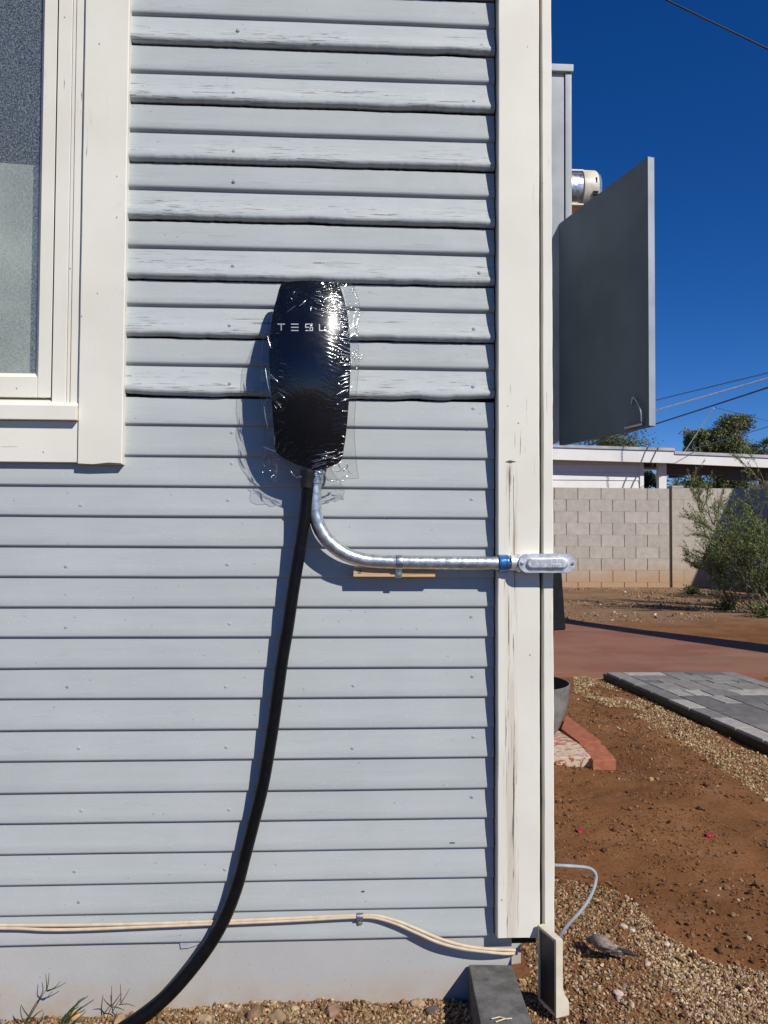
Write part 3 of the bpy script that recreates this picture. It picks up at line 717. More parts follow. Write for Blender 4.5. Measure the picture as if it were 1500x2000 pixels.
# lettering, bars laid on the curved plate
LET = {'T': [((0, 0), (1, 0)), ((.5, .08), (.5, 1))], 'E': [((0, 0), (1, 0)), ((0, .5), (1, .5)), ((0, 1), (1, 1))],
       'S': [((0, 0), (1, 0)), ((0, 0), (0, .5)), ((0, .5), (1, .5)), ((1, .5), (1, 1)), ((0, 1), (1, 1))], 'L': [((0, 0), (0, 1)), ((0, 1), (1, 1))],
       'A': [((0, 0), (1, 0)), ((0, .5), (1, .5)), ((0, .5), (0, 1)), ((1, .5), (1, 1))]}
mb = MB()
for chx, x0 in zip('TESLA', (542.5, 569, 597, 624, 649.5)):
    for (u0, v0), (u1, v1) in LET[chx]:
        h = .92
        pa, pb = (x0+13.5*u0, 633+12.5*v0+ (0 if True else 0)), (x0+13.5*u1, 633+12.5*v1)
        if pa[1] == pb[1]: qs = [(pa[0]-h*.6, pa[1]-h), (pb[0]+h*.6, pa[1]-h), (pb[0]+h*.6, pa[1]+h), (pa[0]-h*.6, pa[1]+h)]
        else: qs = [(pa[0]-h, pa[1]), (pa[0]+h, pa[1]), (pb[0]+h, pb[1]), (pb[0]-h, pb[1])]
        w3 = []
        for qx, qy in qs:
            y = -.085
            for _ in range(4): w = P(qx, qy, y); y = -tdev(w.x, w.z)-.0004
            w3.append(P(qx, qy, y))
        mb.prism(w3, (0, .0008, 0))
mb.build('lettering', M_LETTER, ch)
# gland under the unit
p0 = P(603, 918, -.05)
mb = MB(); mb.lathe([(.016, 0), (.016, .012), (.0135, .016), (.0125, .034)], p0, (-.1, 0, -1), 20); mb.build('cable_gland', M_BODY, ch)

# charging cable
cp = [(604, 925, -.050), (602, 948, -.049), (597, 1000, -.046), (586, 1070, -.043), (573, 1150, -.040), (562, 1225, -.038), (551, 1290, -.036), (540, 1370, -.035), (528, 1450, -.034), (513, 1535, -.033), (497, 1600, -.032), (479, 1670, -.031),
      (463, 1730, -.030), (440, 1790, -.031), (411, 1842, -.033), (374, 1892, -.036), (331, 1940, -.04), (287, 1978, -.045), (235, 2014, -.05), (190, 2040, -.06)]
path = [P(x, y, z) for x, y, z in cp]; path += [Vector((path[-1].x-.07, -.16, -.022)), Vector((path[-1].x-.2, -.35, -.008)), Vector((path[-1].x-.35, -.8, .016)), Vector((path[-1].x-.3, -1.2, .018))]
mb = MB(); path = spline(path, 8); rr_ = [.0118 + .0022*min(1, max(0, (i-90)/60)) for i in range(len(path))]
mb.tube(path, rr_, 20); o = mb.build('charging_cable', M_RUBBER)
tag(o, 'thick black cable hanging from the charger down to the ground', 'cable')

# plastic film, wrinkled sheet over the front of the charger
FL = [(543, 560), (543, 572), (531, 605), (518, 640), (512, 690), (510, 760), (513, 850), (510, 925), (536, 941)]
FR = [(690, 547), (699, 575), (703, 605), (696, 640), (701, 700), (697, 760), (692, 830), (696, 895), (701, 932)]
ftop = spline([P(543, 560, -.075), P(575, 552, -.078), P(615, 547, -.082), P(650, 543, -.08), P(690, 547, -.075)], 20)
fl = spline([P(x, y, -.075) for x, y in FL], 62); fr_ = spline([P(x, y, -.07) for x, y in FR], 62)
nv = len(fl); nu = 220
U = np.linspace(0, 1, nu); XX = np.zeros((nv, nu)); ZZ = np.zeros((nv, nu))
for i in range(nv):
    t = i/(nv-1)
    XX[i] = fl[i].x + (fr_[i].x-fl[i].x)*U
    arch = np.interp(U, np.linspace(0, 1, len(ftop)), [p.z for p in ftop])-(ftop[0].z+(ftop[-1].z-ftop[0].z)*U)
    ZZ[i] = fl[i].z + (fr_[i].z-fl[i].z)*U + arch*(1-t)**3
sx = (XX-xc)/hx; qz = (ZZ-zc)/hz
qc = np.clip(qz, -1, 1); hw = np.ones_like(qz)
for i in range(nv):
    for j in range(0): pass
# half width of the plate at each height
zz = np.array([p.z for p in outl]); xx = np.array([p.x for p in outl])
def width_at(z):
    r_ = xx[(np.abs(zz-z) < .012)]
    return (r_.min(), r_.max()) if len(r_) > 1 else (xc-.03, xc+.03)
xl_ = np.zeros(nv*nu); xr_ = np.zeros(nv*nu)
for i, z in enumerate(np.clip(ZZ.ravel(), zz.min()+.006, zz.max()-.006)):
    w = width_at(z); xl_[i], xr_[i] = w
xl_ = xl_.reshape(nv, nu); xr_ = xr_.reshape(nv, nu)
Xc = np.clip(XX, xl_, xr_); Zc = np.clip(ZZ, zz.min(), zz.max())
off = np.sqrt((XX-Xc)**2+(ZZ-Zc)**2)
T = .104 - .021*((Xc-xc)/hx)**2 - .043*((Zc-zc)/hz)**2 + .0028
inside = off < 1e-6
T = T - np.minimum(off, .03)*.45
rimR = np.exp(-((XX-xr_+.012)/.020)**2); bot = np.exp(-((ZZ-zz.min()-.01)/.030)**2); top = np.exp(-((ZZ-zz.max()+.045)/.05)**2)
left = np.exp(-((XX-xl_)/.012)**2); mask = np.clip(1.0*rimR+.9*bot+.7*top*(sx > -.6)+.28*left+.004, 0, 1)
ang = .35*np.sin(ZZ*31)+.25*sx
uu = (ZZ*np.cos(ang)+XX*np.sin(ang)); vv = (XX*np.cos(ang)-ZZ*np.sin(ang))
rid = 1-np.abs(vnoise(uu*150+vnoise(XX*30, ZZ*30, 5)*1.2, vv*26, 11)); rid = np.clip((rid-.62)/.38, 0, 1)**1.6
rid2 = 1-np.abs(vnoise(uu*300+vnoise(XX*60, ZZ*60, 6)*1.5, vv*45, 12)); rid2 = np.clip((rid2-.6)/.4, 0, 1)**1.5
fan = vnoise(XX*16+3, ZZ*16, 21)*1.5
rw = np.exp(-((XX-xr_+.020)/.024)**2)*(vnoise(XX*0+1, ZZ*14, 22)*.5+.6)
ribs = np.clip(np.sin(2*np.pi*((ZZ+XX*.35*np.sin(ZZ*22+1))*115+fan+vnoise(XX*35, ZZ*60, 23)*.8)), 0, 1)**3
lw_ = np.exp(-((XX-xl_-.010)/.022)**2)*np.clip(vnoise(XX*12, ZZ*22, 24)+.1, 0, 1)
T = T + mask*(rid*.0011+rid2*.00015) + np.clip(rw, 0, 1)*ribs*.0017*inside + (lw_*.0022+bot*.0016)*ribs*inside + vnoise(XX*22, ZZ*14, 13)*.0012*np.where(inside, .15, 1) + (~inside)*(vnoise(XX*70, ZZ*55, 14)*.0028 + bot*(vnoise(XX*120, ZZ*70, 34)*.004+vnoise(XX*260, ZZ*190, 35)*.0016))
# crumples sticking out on the right
for (px, py, s_) in ((700, 605, .010), (697, 705, .008), (652, 548, .010), (690, 925, .012)):
    p = P(px, py, -.075); T += s_*np.exp(-(((XX-p.x)/.012)**2+((ZZ-p.z)/.010)**2))*(.5+vnoise(XX*210, ZZ*210, 15))
T = np.maximum(T, .030)
V = np.stack([XX.ravel(), -T.ravel(), ZZ.ravel()], 1)
ii, jj = np.meshgrid(np.arange(nv-1), np.arange(nu-1), indexing='ij'); q = (ii*nu+jj).ravel()
Fq = np.stack([q, q+1, q+nu+1, q+nu], 1); nfilm = len(Fq)
# sharp folds in the film: little rounded ridges that catch the sun
def film_t(x, z):
    zq = min(max(z, zz.min()+.006), zz.max()-.006); wl, wr = width_at(zq); x_ = min(max(x, wl), wr); z_ = min(max(z, zz.min()), zz.max())
    of = math.hypot(x-x_, z-z_)
    return .104 - .021*((x_-xc)/hx)**2 - .043*((z_-zc)/hz)**2 + .0032 - min(of, .03)*.45
fold = MB()
def crease(px, py, ang_, ln_, cv=0.0, r=.00048, lift=0):
    p = P(px, py, -.08); n_ = 9; t_ = rad(ang_); pts_ = []; x, z = p.x, p.z; w_ = random.uniform(-1, 1)
    for i_ in range(n_):
        pts_.append((x, -film_t(x, z)-lift*math.sin(math.pi*i_/(n_-1)), z)); x += math.cos(t_)*ln_/n_; z += math.sin(t_)*ln_/n_; t_ += rad(cv)/n_ + rad(w_*4)*math.sin(i_*1.3)
    fold.tube(pts_, [max(.00012, 2.6*r*math.sin(math.pi*(.06+.88*i_/(n_-1)))) for i_ in range(n_)], 6, False)
def rx(py): return float(np.interp(py, [556, 572, 594, 620, 660, 710, 755, 800, 840, 872, 893], [661, 668, 674, 679, 683, 684.5, 683, 680, 676.5, 672, 668]))
y = 566
while y < 900:                      # along the right rim, fanning
    y += random.choice((3, 4, 4.5, 6, 9)) if y < 700 else (random.choice((4, 5, 7, 11)) if y < 770 else random.choice((9, 14, 24)))
    a0 = np.interp(y, [560, 640, 690, 740, 780, 830, 890], [8, -14, -6, 30, 22, -22, 20]) + random.gauss(0, 6)
    ln_ = random.uniform(.010, .030) if y < 770 else random.uniform(.008, .022)
    crease(rx(y)-ln_*880*random.uniform(.85, 1.02), y + (6 if a0 > 10 else 0), a0, ln_, random.uniform(-14, 14), random.uniform(.00025, .0006))
for k in range(34): crease(random.uniform(604, 652), random.uniform(562, 622), random.uniform(-20, 8), random.uniform(.010, .026), -18, random.uniform(.0002, .0004))
for k in range(13): crease(random.uniform(603, 628), 886+k*2.3, random.uniform(4, 16), random.uniform(.014, .032), 10, random.uniform(.0002, .0004))
for k in range(9): crease(random.uniform(533, 548), random.uniform(650, 800), random.uniform(-42, 12), random.uniform(.010, .024), -25, random.uniform(.00015, .0003))
for q_ in ((566, 578, -60, .010), (572, 572, 60, .008), (585, 600, 38, .022), (560, 612, 36, .024), (607, 610, 80, .010), (606, 650, 78, .018), (523, 655, -80, .03), (519, 720, -85, .05), (523, 735, -40, .014), (525, 730, -38, .030),
           (515, 790, -82, .05), (536, 868, 95, .02), (512, 870, -20, .03), (537, 905, -88, .03), (565, 917, -55, .016), (575, 930, 5, .014), (583, 926, -35, .014), (596, 916, -70, .022), (603, 916, -70, .022), (612, 922, -20, .012),
           (620, 918, -35, .024), (625, 915, -50, .03), (636, 914, 26, .024), (660, 903, -60, .012), (656, 920, 20, .026), (664, 930, 12, .024), (655, 938, 6, .02), (672, 915, 40, .016), (640, 936, -5, .02)): crease(*q_, random.uniform(-20, 20), random.uniform(.0003, .00065), .001)
for cx_, cy_, rr_ in ((700, 604, 9), (648, 549, 13), (694, 702, 7), (684, 560, 8), (676, 912, 10), (698, 690, 9), (697, 640, 7)):      # loose crumples
    for k in range(6): crease(cx_+random.gauss(0, rr_*.4), cy_+random.gauss(0, rr_*.4), random.uniform(0, 360), random.uniform(.006, .014), random.uniform(-150, 150), random.uniform(.0003, .0006), random.uniform(0, .004))
FV = np.array(fold.v); FF = np.array([f for f in fold.f if len(f) == 4])+len(V)
o = mesh_np('plastic_film', np.vstack([V, FV]), np.vstack([Fq, FF]), M_FILM, None, None, True)
o.data.materials.append(M_FOLD); mi = np.zeros(len(o.data.polygons), np.int32); mi[nfilm:] = 1; o.data.polygons.foreach_set('material_index', mi)
tag(o, 'clear crinkled plastic film wrapped round the black wall charger', 'film')
mb = MB(); GV = V.reshape(nv, nu, 3)
hemp = [Vector(p) for p in list(GV[:, 0]) + list(GV[-1, 1:]) + list(GV[::-1, -1][1:]) + list(GV[0, ::-1][1:-1])]
mb.tube(hemp[::4]+[hemp[0]], .0005, 5); mb.build('hem', M_HEM, o, recalc=True)

# ================================================================== CONDUIT
cpt = [(615, 915, -.040), (615, 940, -.040), (614, 975, -.040), (616, 1005, -.0395), (626, 1035, -.039), (645, 1061, -.038), (674, 1082, -.0375), (706, 1093, -.037), (740, 1097, -.0365), (800, 1098.5, -.036), (880, 1099.5, -.036), (975, 1100.5, -.036)]
path = spline([P(*c) for c in cpt], 8)
con = thing('conduit_pipe', 'bent galvanised steel conduit curving from the charger to the corner board', 'pipe', P(800, 1098, -.036))
mb = MB(); mb.tube(path, .0134, 24); mb.build('pipe', M_GALV, con)
pj = P(990, 1100.5, -.036); AX = Vector((1, 0, 0))
mb = MB(); mb.lathe([(.0136, -.018), (.0165, -.017), (.0172, -.014), (.0172, -.004), (.016, -.003), (.0168, -.002), (.0168, .002), (.0140, .0035)], pj, AX, 28)
mb.build('compression_nut', M_BLUEBAND, con)
mb = MB(); mb.lathe([(.0142, .002), (.0150, .004), (.0150, .016), (.0172, .0175), (.0182, .021), (.0182, .024), (.0150, .026), (.0150, .034)], pj, AX, 28)
mb.build('connector', M_STEEL, con)
pt_ = P(615, 940, -.040)
mb = MB(); mb.lathe([(.0138, -.004), (.0160, -.004), (.0160, .014), (.0185, .015), (.0185, .020), (.014, .021)], pt_, (0, 0, 1), 24); mb.build('connector', M_STEEL, con)
# strap
pm = P(779, 1098.5, -.036)
st = thing('pipe_strap', 'steel one-hole strap holding the conduit on the wood block', 'strap', pm)
mb = MB(); rings = []
for xo in (-.0065, -.005, .005, .0065):
    r_ = .0142 if abs(xo) > .006 else .0148
    rings.append([(pm.x+xo, pm.y+r_*math.cos(t), pm.z+r_*math.sin(t)) for t in [rad(d) for d in range(0, 360, 12)]])
mb.loft(rings, True, False)
mb.box((pm.x-.0065, -.0364, pm.z-.0300), (pm.x+.0065, -.0347, pm.z-.0125), bev=.0007); mb.build('band', M_STEEL, st)
mb = MB(); mb.lathe([(.0042, 0), (.0042, .002), (.003, .0034), (0, .0036)], (pm.x, -.0362, pm.z-.0225), (0, -1, 0), 12); mb.build('screw', M_IRON, st)
# wood block
a0 = P(690, 1108, -.034); a1 = P(850, 1127, -.034)
mb = MB(); mb.box((a0.x, -.0345, a1.z), (a1.x, -.0105, a0.z), bev=.0012)
wb = mb.build('wood_block', M_WOOD); tag(wb, 'short raw pine block fixed under the conduit as a spacer', 'block')
mb = MB(); sp0 = P(703, 1116, -.0345); mb.lathe([(.0036, 0), (.0036, .0008), (.001, .0002)], (sp0.x, -.0347, sp0.z), (0, -1, 0), 12)
mb.build('screw', M_IRON, wb)
# conduit body
cb = thing('conduit_fitting', 'oblong aluminium conduit fitting with a screwed cover at the house corner', 'fitting', P(1070, 1100, -.05))
yb = -.060
l_, r__ = P(1013, 1100, yb), P(1124.5, 1100, yb); rz = (P(1070, 1081.5, yb).z-P(1070, 1119, yb).z)/2; zc_ = P(1070, 1100.5, yb).z
def stadium(xa, xb, r, zc0, y, n=14):
    out = []
    for i in range(n+1): t = rad(-90+180*i/n); out.append((xb-r+r*math.cos(t), y, zc0+r*math.sin(t)))
    for i in range(n+1): t = rad(90+180*i/n); out.append((xa+r+r*math.cos(t), y, zc0+r*math.sin(t)))
    return out
mb = MB(); mb.loft([stadium(l_.x+.0015, r__.x-.0015, rz-.0015, zc_, y) for y in (-.0325, -.052)] + [stadium(l_.x, r__.x, rz, zc_, y) for y in (-.0525, -.0555)])
mb.lathe([(.0155, -.012), (.0155, .012)], (l_.x, -.040, zc_), AX, 24)
mb.build('body', M_CAST, cb)
cov = MB()
prof = [(0, -.0557), (0, -.0585), (.0008, -.0595), (.0095, -.0597), (.0110, -.0625), (.0120, -.0645), (.0135, -.0655)]
rings = []
for ins, y in prof: rings.append(stadium(l_.x+ins*1.05+(.004 if ins > .009 else 0), r__.x-ins*1.05-(.004 if ins > .009 else 0), rz-ins*.82, zc_, y))
cov.loft(rings); co = cov.build('cover', M_CAST, cb)
emb = MB(); yt = -.0656
for px, rr2 in ((1043, .0035), (1060, .0040)):
    p = P(px, 1100, yt); emb.lathe([(rr2, 0), (rr2, .0006), (rr2-.0009, .0006), (rr2-.0009, .0002), (0, .0002)], (p.x, yt, p.z), (0, -1, 0), 20)
for px0, px1, py in ((1075, 1100, 1095), (1069, 1102, 1105)):
    x = px0
    while x < px1:
        w = random.choice((2.2, 3, 3.8)); p = P(x, py-3, yt); p2 = P(x+w, py+3, yt); emb.box((p.x, yt-.0006, p2.z), (p2.x, yt+.0002, p.z)); x += w+1.6
emb.build('embossing', M_CAST, co)
for px in (1019.5, 1118.5):
    p = P(px, 1100.5, -.0597); mb = MB(); mb.lathe([(.0034, 0), (.0034, .0010), (.0024, .0022), (0, .0024)], (p.x, -.0596, zc_), (0, -1, 0), 14)
    mb.box((p.x-.0028, -.0624, zc_-.0004), (p.x+.0028, -.0618, zc_+.0004)); mb.build('screw', M_STEEL, cb)

# low voltage cables along the bottom
def wirepath(name, pts_, r, mat, label, cat, group=None, seg=10, n=8):
    mb = MB(); mb.tube(spline(pts_, n), r, seg); o = mb.build(name, mat); return tag(o, label, cat, group)
c1 = [(-700, 1806), (-300, 1808), (0, 1807.5), (140, 1807), (300, 1804), (420, 1800), (560, 1794), (660, 1789.5), (703, 1788.5), (735, 1789), (775, 1799), (815, 1815), (860, 1834), (905, 1847), (950, 1853.5), (985, 1855), (1018, 1857)]
c2 = [(-700, 1812), (-300, 1816), (0, 1813), (90, 1816), (170, 1815), (300, 1809.5), (420, 1804.5), (560, 1798.5), (660, 1793), (703, 1791.5), (735, 1793), (775, 1805), (815, 1823), (860, 1842), (905, 1853), (950, 1859), (985, 1862.5), (1010, 1862)]
yy = lambda x: -.0125 if x < 720 else (-.0125-.010*min(1, (x-720)/150) if x < 960 else -.0225+.02*(x-960)/60)
wirepath('thin_cable', [P(x, y, yy(x)) for x, y in c1], .0031, M_CREAMCABLE, 'upper of two thin cream cables along the bottom clapboard', 'cable', 'cream cables')
wirepath('thin_cable', [P(x, y, yy(x)-.001) for x, y in c2], .0030, M_CREAMCABLE, 'lower of two thin cream cables along the bottom clapboard', 'cable', 'cream cables')
pcx = P(703, 1790, -.0125)
cl = thing('cable_clip', 'small metal clip holding the two cream cables to the bottom clapboard', 'clip', pcx)
mb = MB(); rings = []
for xo in (-.006, .006): rings.append([(pcx.x+xo, pcx.y+.0062*math.cos(t)*.95, pcx.z+.0066*math.sin(t)) for t in [rad(d) for d in range(0, 360, 15)]])
mb.loft(rings, True, False); mb.box((pcx.x-.005, -.0105, pcx.z-.0165), (pcx.x+.005, -.0090, pcx.z-.005), bev=.0006); mb.build('band', M_STEEL, cl)
mb = MB(); mb.lathe([(.0036, 0), (.0034, .0016), (0, .0026)], (pcx.x, -.0104, pcx.z-.0125), (0, -1, 0), 12); mb.build('screw', M_IRON, cl)

# ================================================================== ELECTRIC PANEL ON THE SIDE WALL
yc0 = .38; yc1 = .74
xcr = P(1117, 300, yc0).x; xgap = P(1103.5, 300, yc0).x; ztp = P(1095, 141, yc0).z; zbt = P(1085, 858, yc0).z
pn = thing('electric_panel', 'grey metal meter cabinet on the house side with its door standing open', 'electric panel', (XSW, yc0, zbt))
mb = MB(); mb.box((XSW+.006, yc0+.004, zbt), (xgap-.001, yc1-.004, ztp), bev=.002); mb.build('cabinet', M_PANELGREY, pn)
zlip = P(1092, 440, yc0).z
mb = MB(); mb.box((xgap+.001, yc0, zlip), (xcr, yc1, ztp-.001), bev=.002); mb.build('meter_cover', M_PANELGREY, pn)
mb = MB(); mb.box((xgap-.02, yc0+.008, zbt+.01), (xgap+.002, yc1-.008, ztp-.005)); mb.build('gap', M_DARK, pn)
mb = MB(); mb.box((XSW+.004, yc0-.006, ztp), (xcr+.003, yc1+.006, P(1095, 127, yc0).z), bev=.0015); mb.build('top_cap', M_PANELGREY, pn)
# meter
mc = P(1117, 378, yc0+.17); mc = Vector((xcr, yc0+.17, P(1130, 378, yc0+.17).z))
R0 = .060; ax1, ax2, ax3 = (P(q, 378, yc0+.17).x-xcr for q in (1129.5, 1158, 1169))
met = MB(); met.lathe([(R0*.93, 0), (R0*.93, ax1)], mc, AX, 40); mo = met.build('meter', M_STEEL, pn)
mb = MB(); mb.lathe([(R0*.97, ax1), (R0, ax1+.0005), (R0*.99, ax2-.004), (R0*.955, ax2)], mc, AX, 40); mb.build('band', M_METERBEIGE, mo)
mb = MB(); mb.lathe([(R0*.955, ax2), (R0*.86, ax2+(ax3-ax2)*.55), (R0*.66, ax2+(ax3-ax2)*.82), (R0*.35, ax2+(ax3-ax2)*.96), (.0, ax3)], mc, AX, 40); mb.build('dome', M_MGLASS, mo)
for s_ in (-1, 1):
    mb = MB(); mb.box((mc.x, mc.y-R0*.5, mc.z+s_*R0*.78-.0018), (mc.x+ax1+.002, mc.y-R0*.66, mc.z+s_*R0*.78+.0018)); mb.build('lug', M_WHITEFAR, mo)
for k, x0_, x1_, h_ in ((.012, ax2-.010, ax2-.007, .007), (-.020, ax2-.018, ax2-.004, .0013), (-.027, ax2-.018, ax2-.004, .0013)):
    mb = MB(); mb.box((mc.x+x0_, mc.y-R0*1.0, mc.z+k-h_), (mc.x+x1_, mc.y-R0*.84, mc.z+k+h_)); mb.build('slot', M_DARK, mo)
# open door: pan with a folded lip
H0 = P(1092, 650, .3835); H1 = P(1266, 600, .030)
dz0 = P(1092, 869, .376).z; dz1 = P(1092, 438, .376).z; dz1 = (dz1 + P(1266, 302, .03).z)/2; dz0 = (dz0 + P(1266, 832, .03).z)/2
dv = Vector((H1.x-H0.x, H1.y-H0.y, 0)); dl = dv.length; dv.normalize(); dn = Vector((-dv.y, dv.x, 0))
if dn.x < 0: dn = -dn                                    # towards +X, the pan opens to the right
Md = Matrix(((dv.x, dn.x, 0, H0.x), (dv.y, dn.y, 0, H0.y), (0, 0, 1, 0), (0, 0, 0, 1)))
th = .0155
door = MB(); door.box((0, 0, dz0), (dl, .002, dz1), Md, bev=.0006)
door.box((dl-.002, .0022, dz0), (dl, th, dz1), Md, bev=.0006); door.box((.002, .0022, dz0), (dl-.0022, th, dz0+.0018), Md); door.box((.002, .0022, dz1-.0018), (dl-.0022, th, dz1), Md)
do = door.build('door', M_DOORSHADE, pn)
lip = MB(); lip.box((dl+.0002, .0, dz0+.0005), (dl+.0014, th, dz1-.0005), Md, bev=.0004); lip.build('lip', M_PANELGREY, do)
def DP(px, py):
    d = ray(px, py); t = ((H0-CAM).dot(dn))/d.dot(dn); return CAM + d*t
hd = MB()
k0, k1, k2, k3 = DP(1237, 790), DP(1243, 776), DP(1257, 800), DP(1258, 824)
hd.tube(spline([k0-dn*.004, k1-dn*.007, k2-dn*.008, k3-dn*.006], 6), .0016, 8)
kk0, kk1 = DP(1225, 836), DP(1259, 828); hd.tube([kk0-dn*.005, kk1-dn*.005], .0028, 8)
hd.build('latch', M_STEEL, do)

# black box below
yb0 = .06
bx = thing('black_box', 'black plastic outdoor box on the side wall below the conduit fitting', 'box', (XSW, yb0, P(1090, 1240, yb0).z))
mb = MB(); zt_ = P(1085, 1095, yb0).z
q0 = P(1098, 1118, yb0).x; q1 = P(1106, 1228, yb0).x; zq = P(1100, 1231, yb0).z
mb.prism([(XSW+.005, yb0, zt_), (q0-.002, yb0, zt_), (q1, yb0, zq), (XSW+.005, yb0, zq-.003)], (0, .16, 0), .004); mb.build('body', M_BLKBOX, bx)
pk = P(1080, 1236, yb0-.01); mb = MB(); mb.lathe([(.006, -.016), (.0075, -.01), (.0075, .004), (.006, .012)], (pk.x, yb0+.01, pk.z), (0, 0, -1), 16); mb.build('knob', M_BLKBOX, bx)

# ================================================================== THINGS ON THE GROUND
# iron bowl
dB = 1.68; rc = P(1110, 1328, dB); rB = .20; cB = Vector((rc.x-rB, dB, 0)); zr = P(1090, 1331, dB).z
bo = thing('iron_bowl', 'round grey iron bowl standing on bricks beside the house', 'bowl', (cB.x, cB.y, .055))
zb0 = .026; hB = zr-zb0
outp = [(.05, 0), (.10, .004), (.135, hB*.12), (.160, hB*.30), (.185, hB*.55), (.197, hB*.8), (rB, hB)]
inp = [(rB-.005, hB-.0005), (.188, hB*.8), (.175, hB*.55), (.15, hB*.32), (.10, hB*.10), (0, hB*.06)]
mb = MB(); mb.lathe([(0, 0)]+outp+[(rB-.004, hB+.001)], (cB.x, cB.y, zb0), (0, 0, 1), 48, False); mb.build('shell', M_IRON, bo, recalc=True)
mb = MB(); mb.lathe(inp[:], (cB.x, cB.y, zb0), (0, 0, 1), 48, False); mb.build('inside', M_SOOT, bo, recalc=False)
# bricks under it
def brick(quad, label, paint):
    zt2 = .026; c = [G(x, y, zt2) for x, y in quad]
    mb = MB(); mb.col = (paint, 0.01, 0)
    mb.prism([(p.x, p.y, zt2+random.uniform(-.002, .002)) for p in c], (0, 0, -.062), .004)
    o = mb.build('brick', M_BRICKS); return tag(o, label, 'brick', 'bricks under the iron bowl')
brick([(1096, 1422), (1106, 1396), (1174, 1447), (1132, 1450)], 'bright red brick just right of the bowl, farther from the camera', -.1)
brick([(1138, 1457), (1179, 1454), (1203, 1482), (1158, 1484)], 'dull red brick with a pale front end, nearest the bare dirt', .02)
brick([(985, 1455), (1134, 1455), (1156, 1478), (985, 1480)], 'brick with flaking white paint in front of the bowl', .85)
brick([(985, 1425), (1090, 1425), (1132, 1452), (985, 1453)], 'brick with worn white paint directly under the bowl', .5)

# concrete paver at the foundation
zt3 = .046; qd = [G(914, 1880, zt3), G(999, 1881, zt3), G(1041, 2000, zt3), G(938, 2000, zt3)]
e = (qd[3]-qd[0]).normalized(); e2 = (qd[2]-qd[1]).normalized()
qd[2] = qd[1]+e2*.30; qd[3] = qd[0]+e*.30
mb = MB(); mb.prism([(p.x, p.y-.004, zt3) for p in qd], (0, 0, -.13), .004)
o = mb.build('concrete_block', M_PAVER); tag(o, 'dark grey concrete block lying end-on against the foundation at the corner', 'block')

# cream framed panel standing at the corner
f0 = P(1050, 1806, -.040); f1 = P(1086, 1836, -.098); b1_ = P(1086, 1990, -.098)
zpt = (f0.z+f1.z)/2; zpb2 = b1_.z
pv = Vector((f1.x-f0.x, f1.y-f0.y, 0)); pl_ = pv.length; pv.normalize(); pnn = Vector((-pv.y, pv.x, 0)); pnn = pnn if pnn.x > 0 else -pnn
Mp = Matrix(((pv.x, pnn.x, 0, f0.x), (pv.y, pnn.y, 0, f0.y), (0, 0, 1, 0), (0, 0, 0, 1)))
sp3 = thing('framed_panel', 'small cream framed dark panel standing on edge at the house corner', 'panel', (f0.x, f0.y, zpb2))
wq = (P(1102, 1850, -.098).x - P(1086, 1850, -.098).x)
mb = MB(); hh = zpt-zpb2; fw = .006
# frame: end post with flared foot, top and bottom rails, back post
prof = [(0, zpb2), (wq*1.9, zpb2), (wq*1.9, zpb2+hh*.16), (wq*1.75, zpb2+hh*.20), (wq*1.3, zpb2+hh*.27), (wq*1.03, zpb2+hh*.36), (wq, zpb2+hh*.5), (wq, zpt-.002), (wq-.002, zpt), (0, zpt)]
mb.prism([Mp @ Vector((pl_-fw, n_, z_)) for n_, z_ in prof], pv*fw, .0012)
mb.box((fw, 0, zpt-fw), (pl_-fw-.0005, wq*.95, zpt-.0005), Mp, bev=.001); mb.box((fw, 0, zpb2), (pl_-fw-.0005, wq, zpb2+fw), Mp, bev=.001)
mb.prism([Mp @ Vector((0, n_, z_)) for n_, z_ in prof], pv*(fw-.0005), .0012); mb.build('frame', M_CREAMPL, sp3)
mb = MB(); mb.box((fw-.001, .003, zpb2+fw-.001), (pl_-fw+.001, wq*.8, zpt-fw+.001), Mp); mb.build('panel_face', M_BLACKFACE, sp3)

# grey cable looping out of the side wall
wirepath('bent_cable', [P(1066, 1688, .02), P(1082, 1690, .0), P(1120, 1692, -.0), P(1148, 1695, -.0), P(1160, 1702, -.0), P(1164, 1715, -.0), P(1158, 1740, -.01), P(1140, 1772, -.02), P(1110, 1806, -.03), P(1094, 1828, -.03), P(1088, 1842, -.03)], .0034, M_GREYCABLE,
         'thin grey cable bending out of the house corner into the gravel', 'cable')

# bird lying on the gravel
def gp(px, py, z): return G(px, py, z+.004)
bcol = thing('bird', 'small grey-brown bird lying on the gravel with a long dark tail', 'bird', G(1185, 1855, .0))
M_FEATHER = NM('feathers'); a = M_FEATHER
fz = a.noise(1, 5, .6, vec=a.map((140, 420, 300)))
a.setp(Base_Color=a.mix(a.ramp(fz, .35, .65), (.15, .11, .09), (.27, .205, .175)), Roughness=.85); a.bump(fz, .5, .0012); M_FEATHER = a.m
M_WING = NM('wing_feathers'); a = M_WING
fz = a.noise(1, 4, .6, vec=a.map((60, 300, 300)))
a.setp(Base_Color=a.mix(a.ramp(fz, .4, .62), (.03, .028, .026), (.20, .17, .13)), Roughness=.7); a.bump(fz, .5, .001); M_WING = a.m
pth = [gp(1153, 1836, .018), gp(1158, 1834, .021), gp(1166, 1837, .024), gp(1176, 1842, .025), gp(1188, 1849, .021), gp(1200, 1855, .014), gp(1212, 1859, .010)]
rB_ = [.002, .008, .0135, .0155, .0125, .007, .003]
sp4 = spline(pth, 6); rr4 = np.interp(np.linspace(0, 6, len(sp4)), range(7), rB_)
mb = MB(); mb.tube(sp4, list(rr4), 16); mb.build('body', M_FEATHER, bcol)
mb = MB()
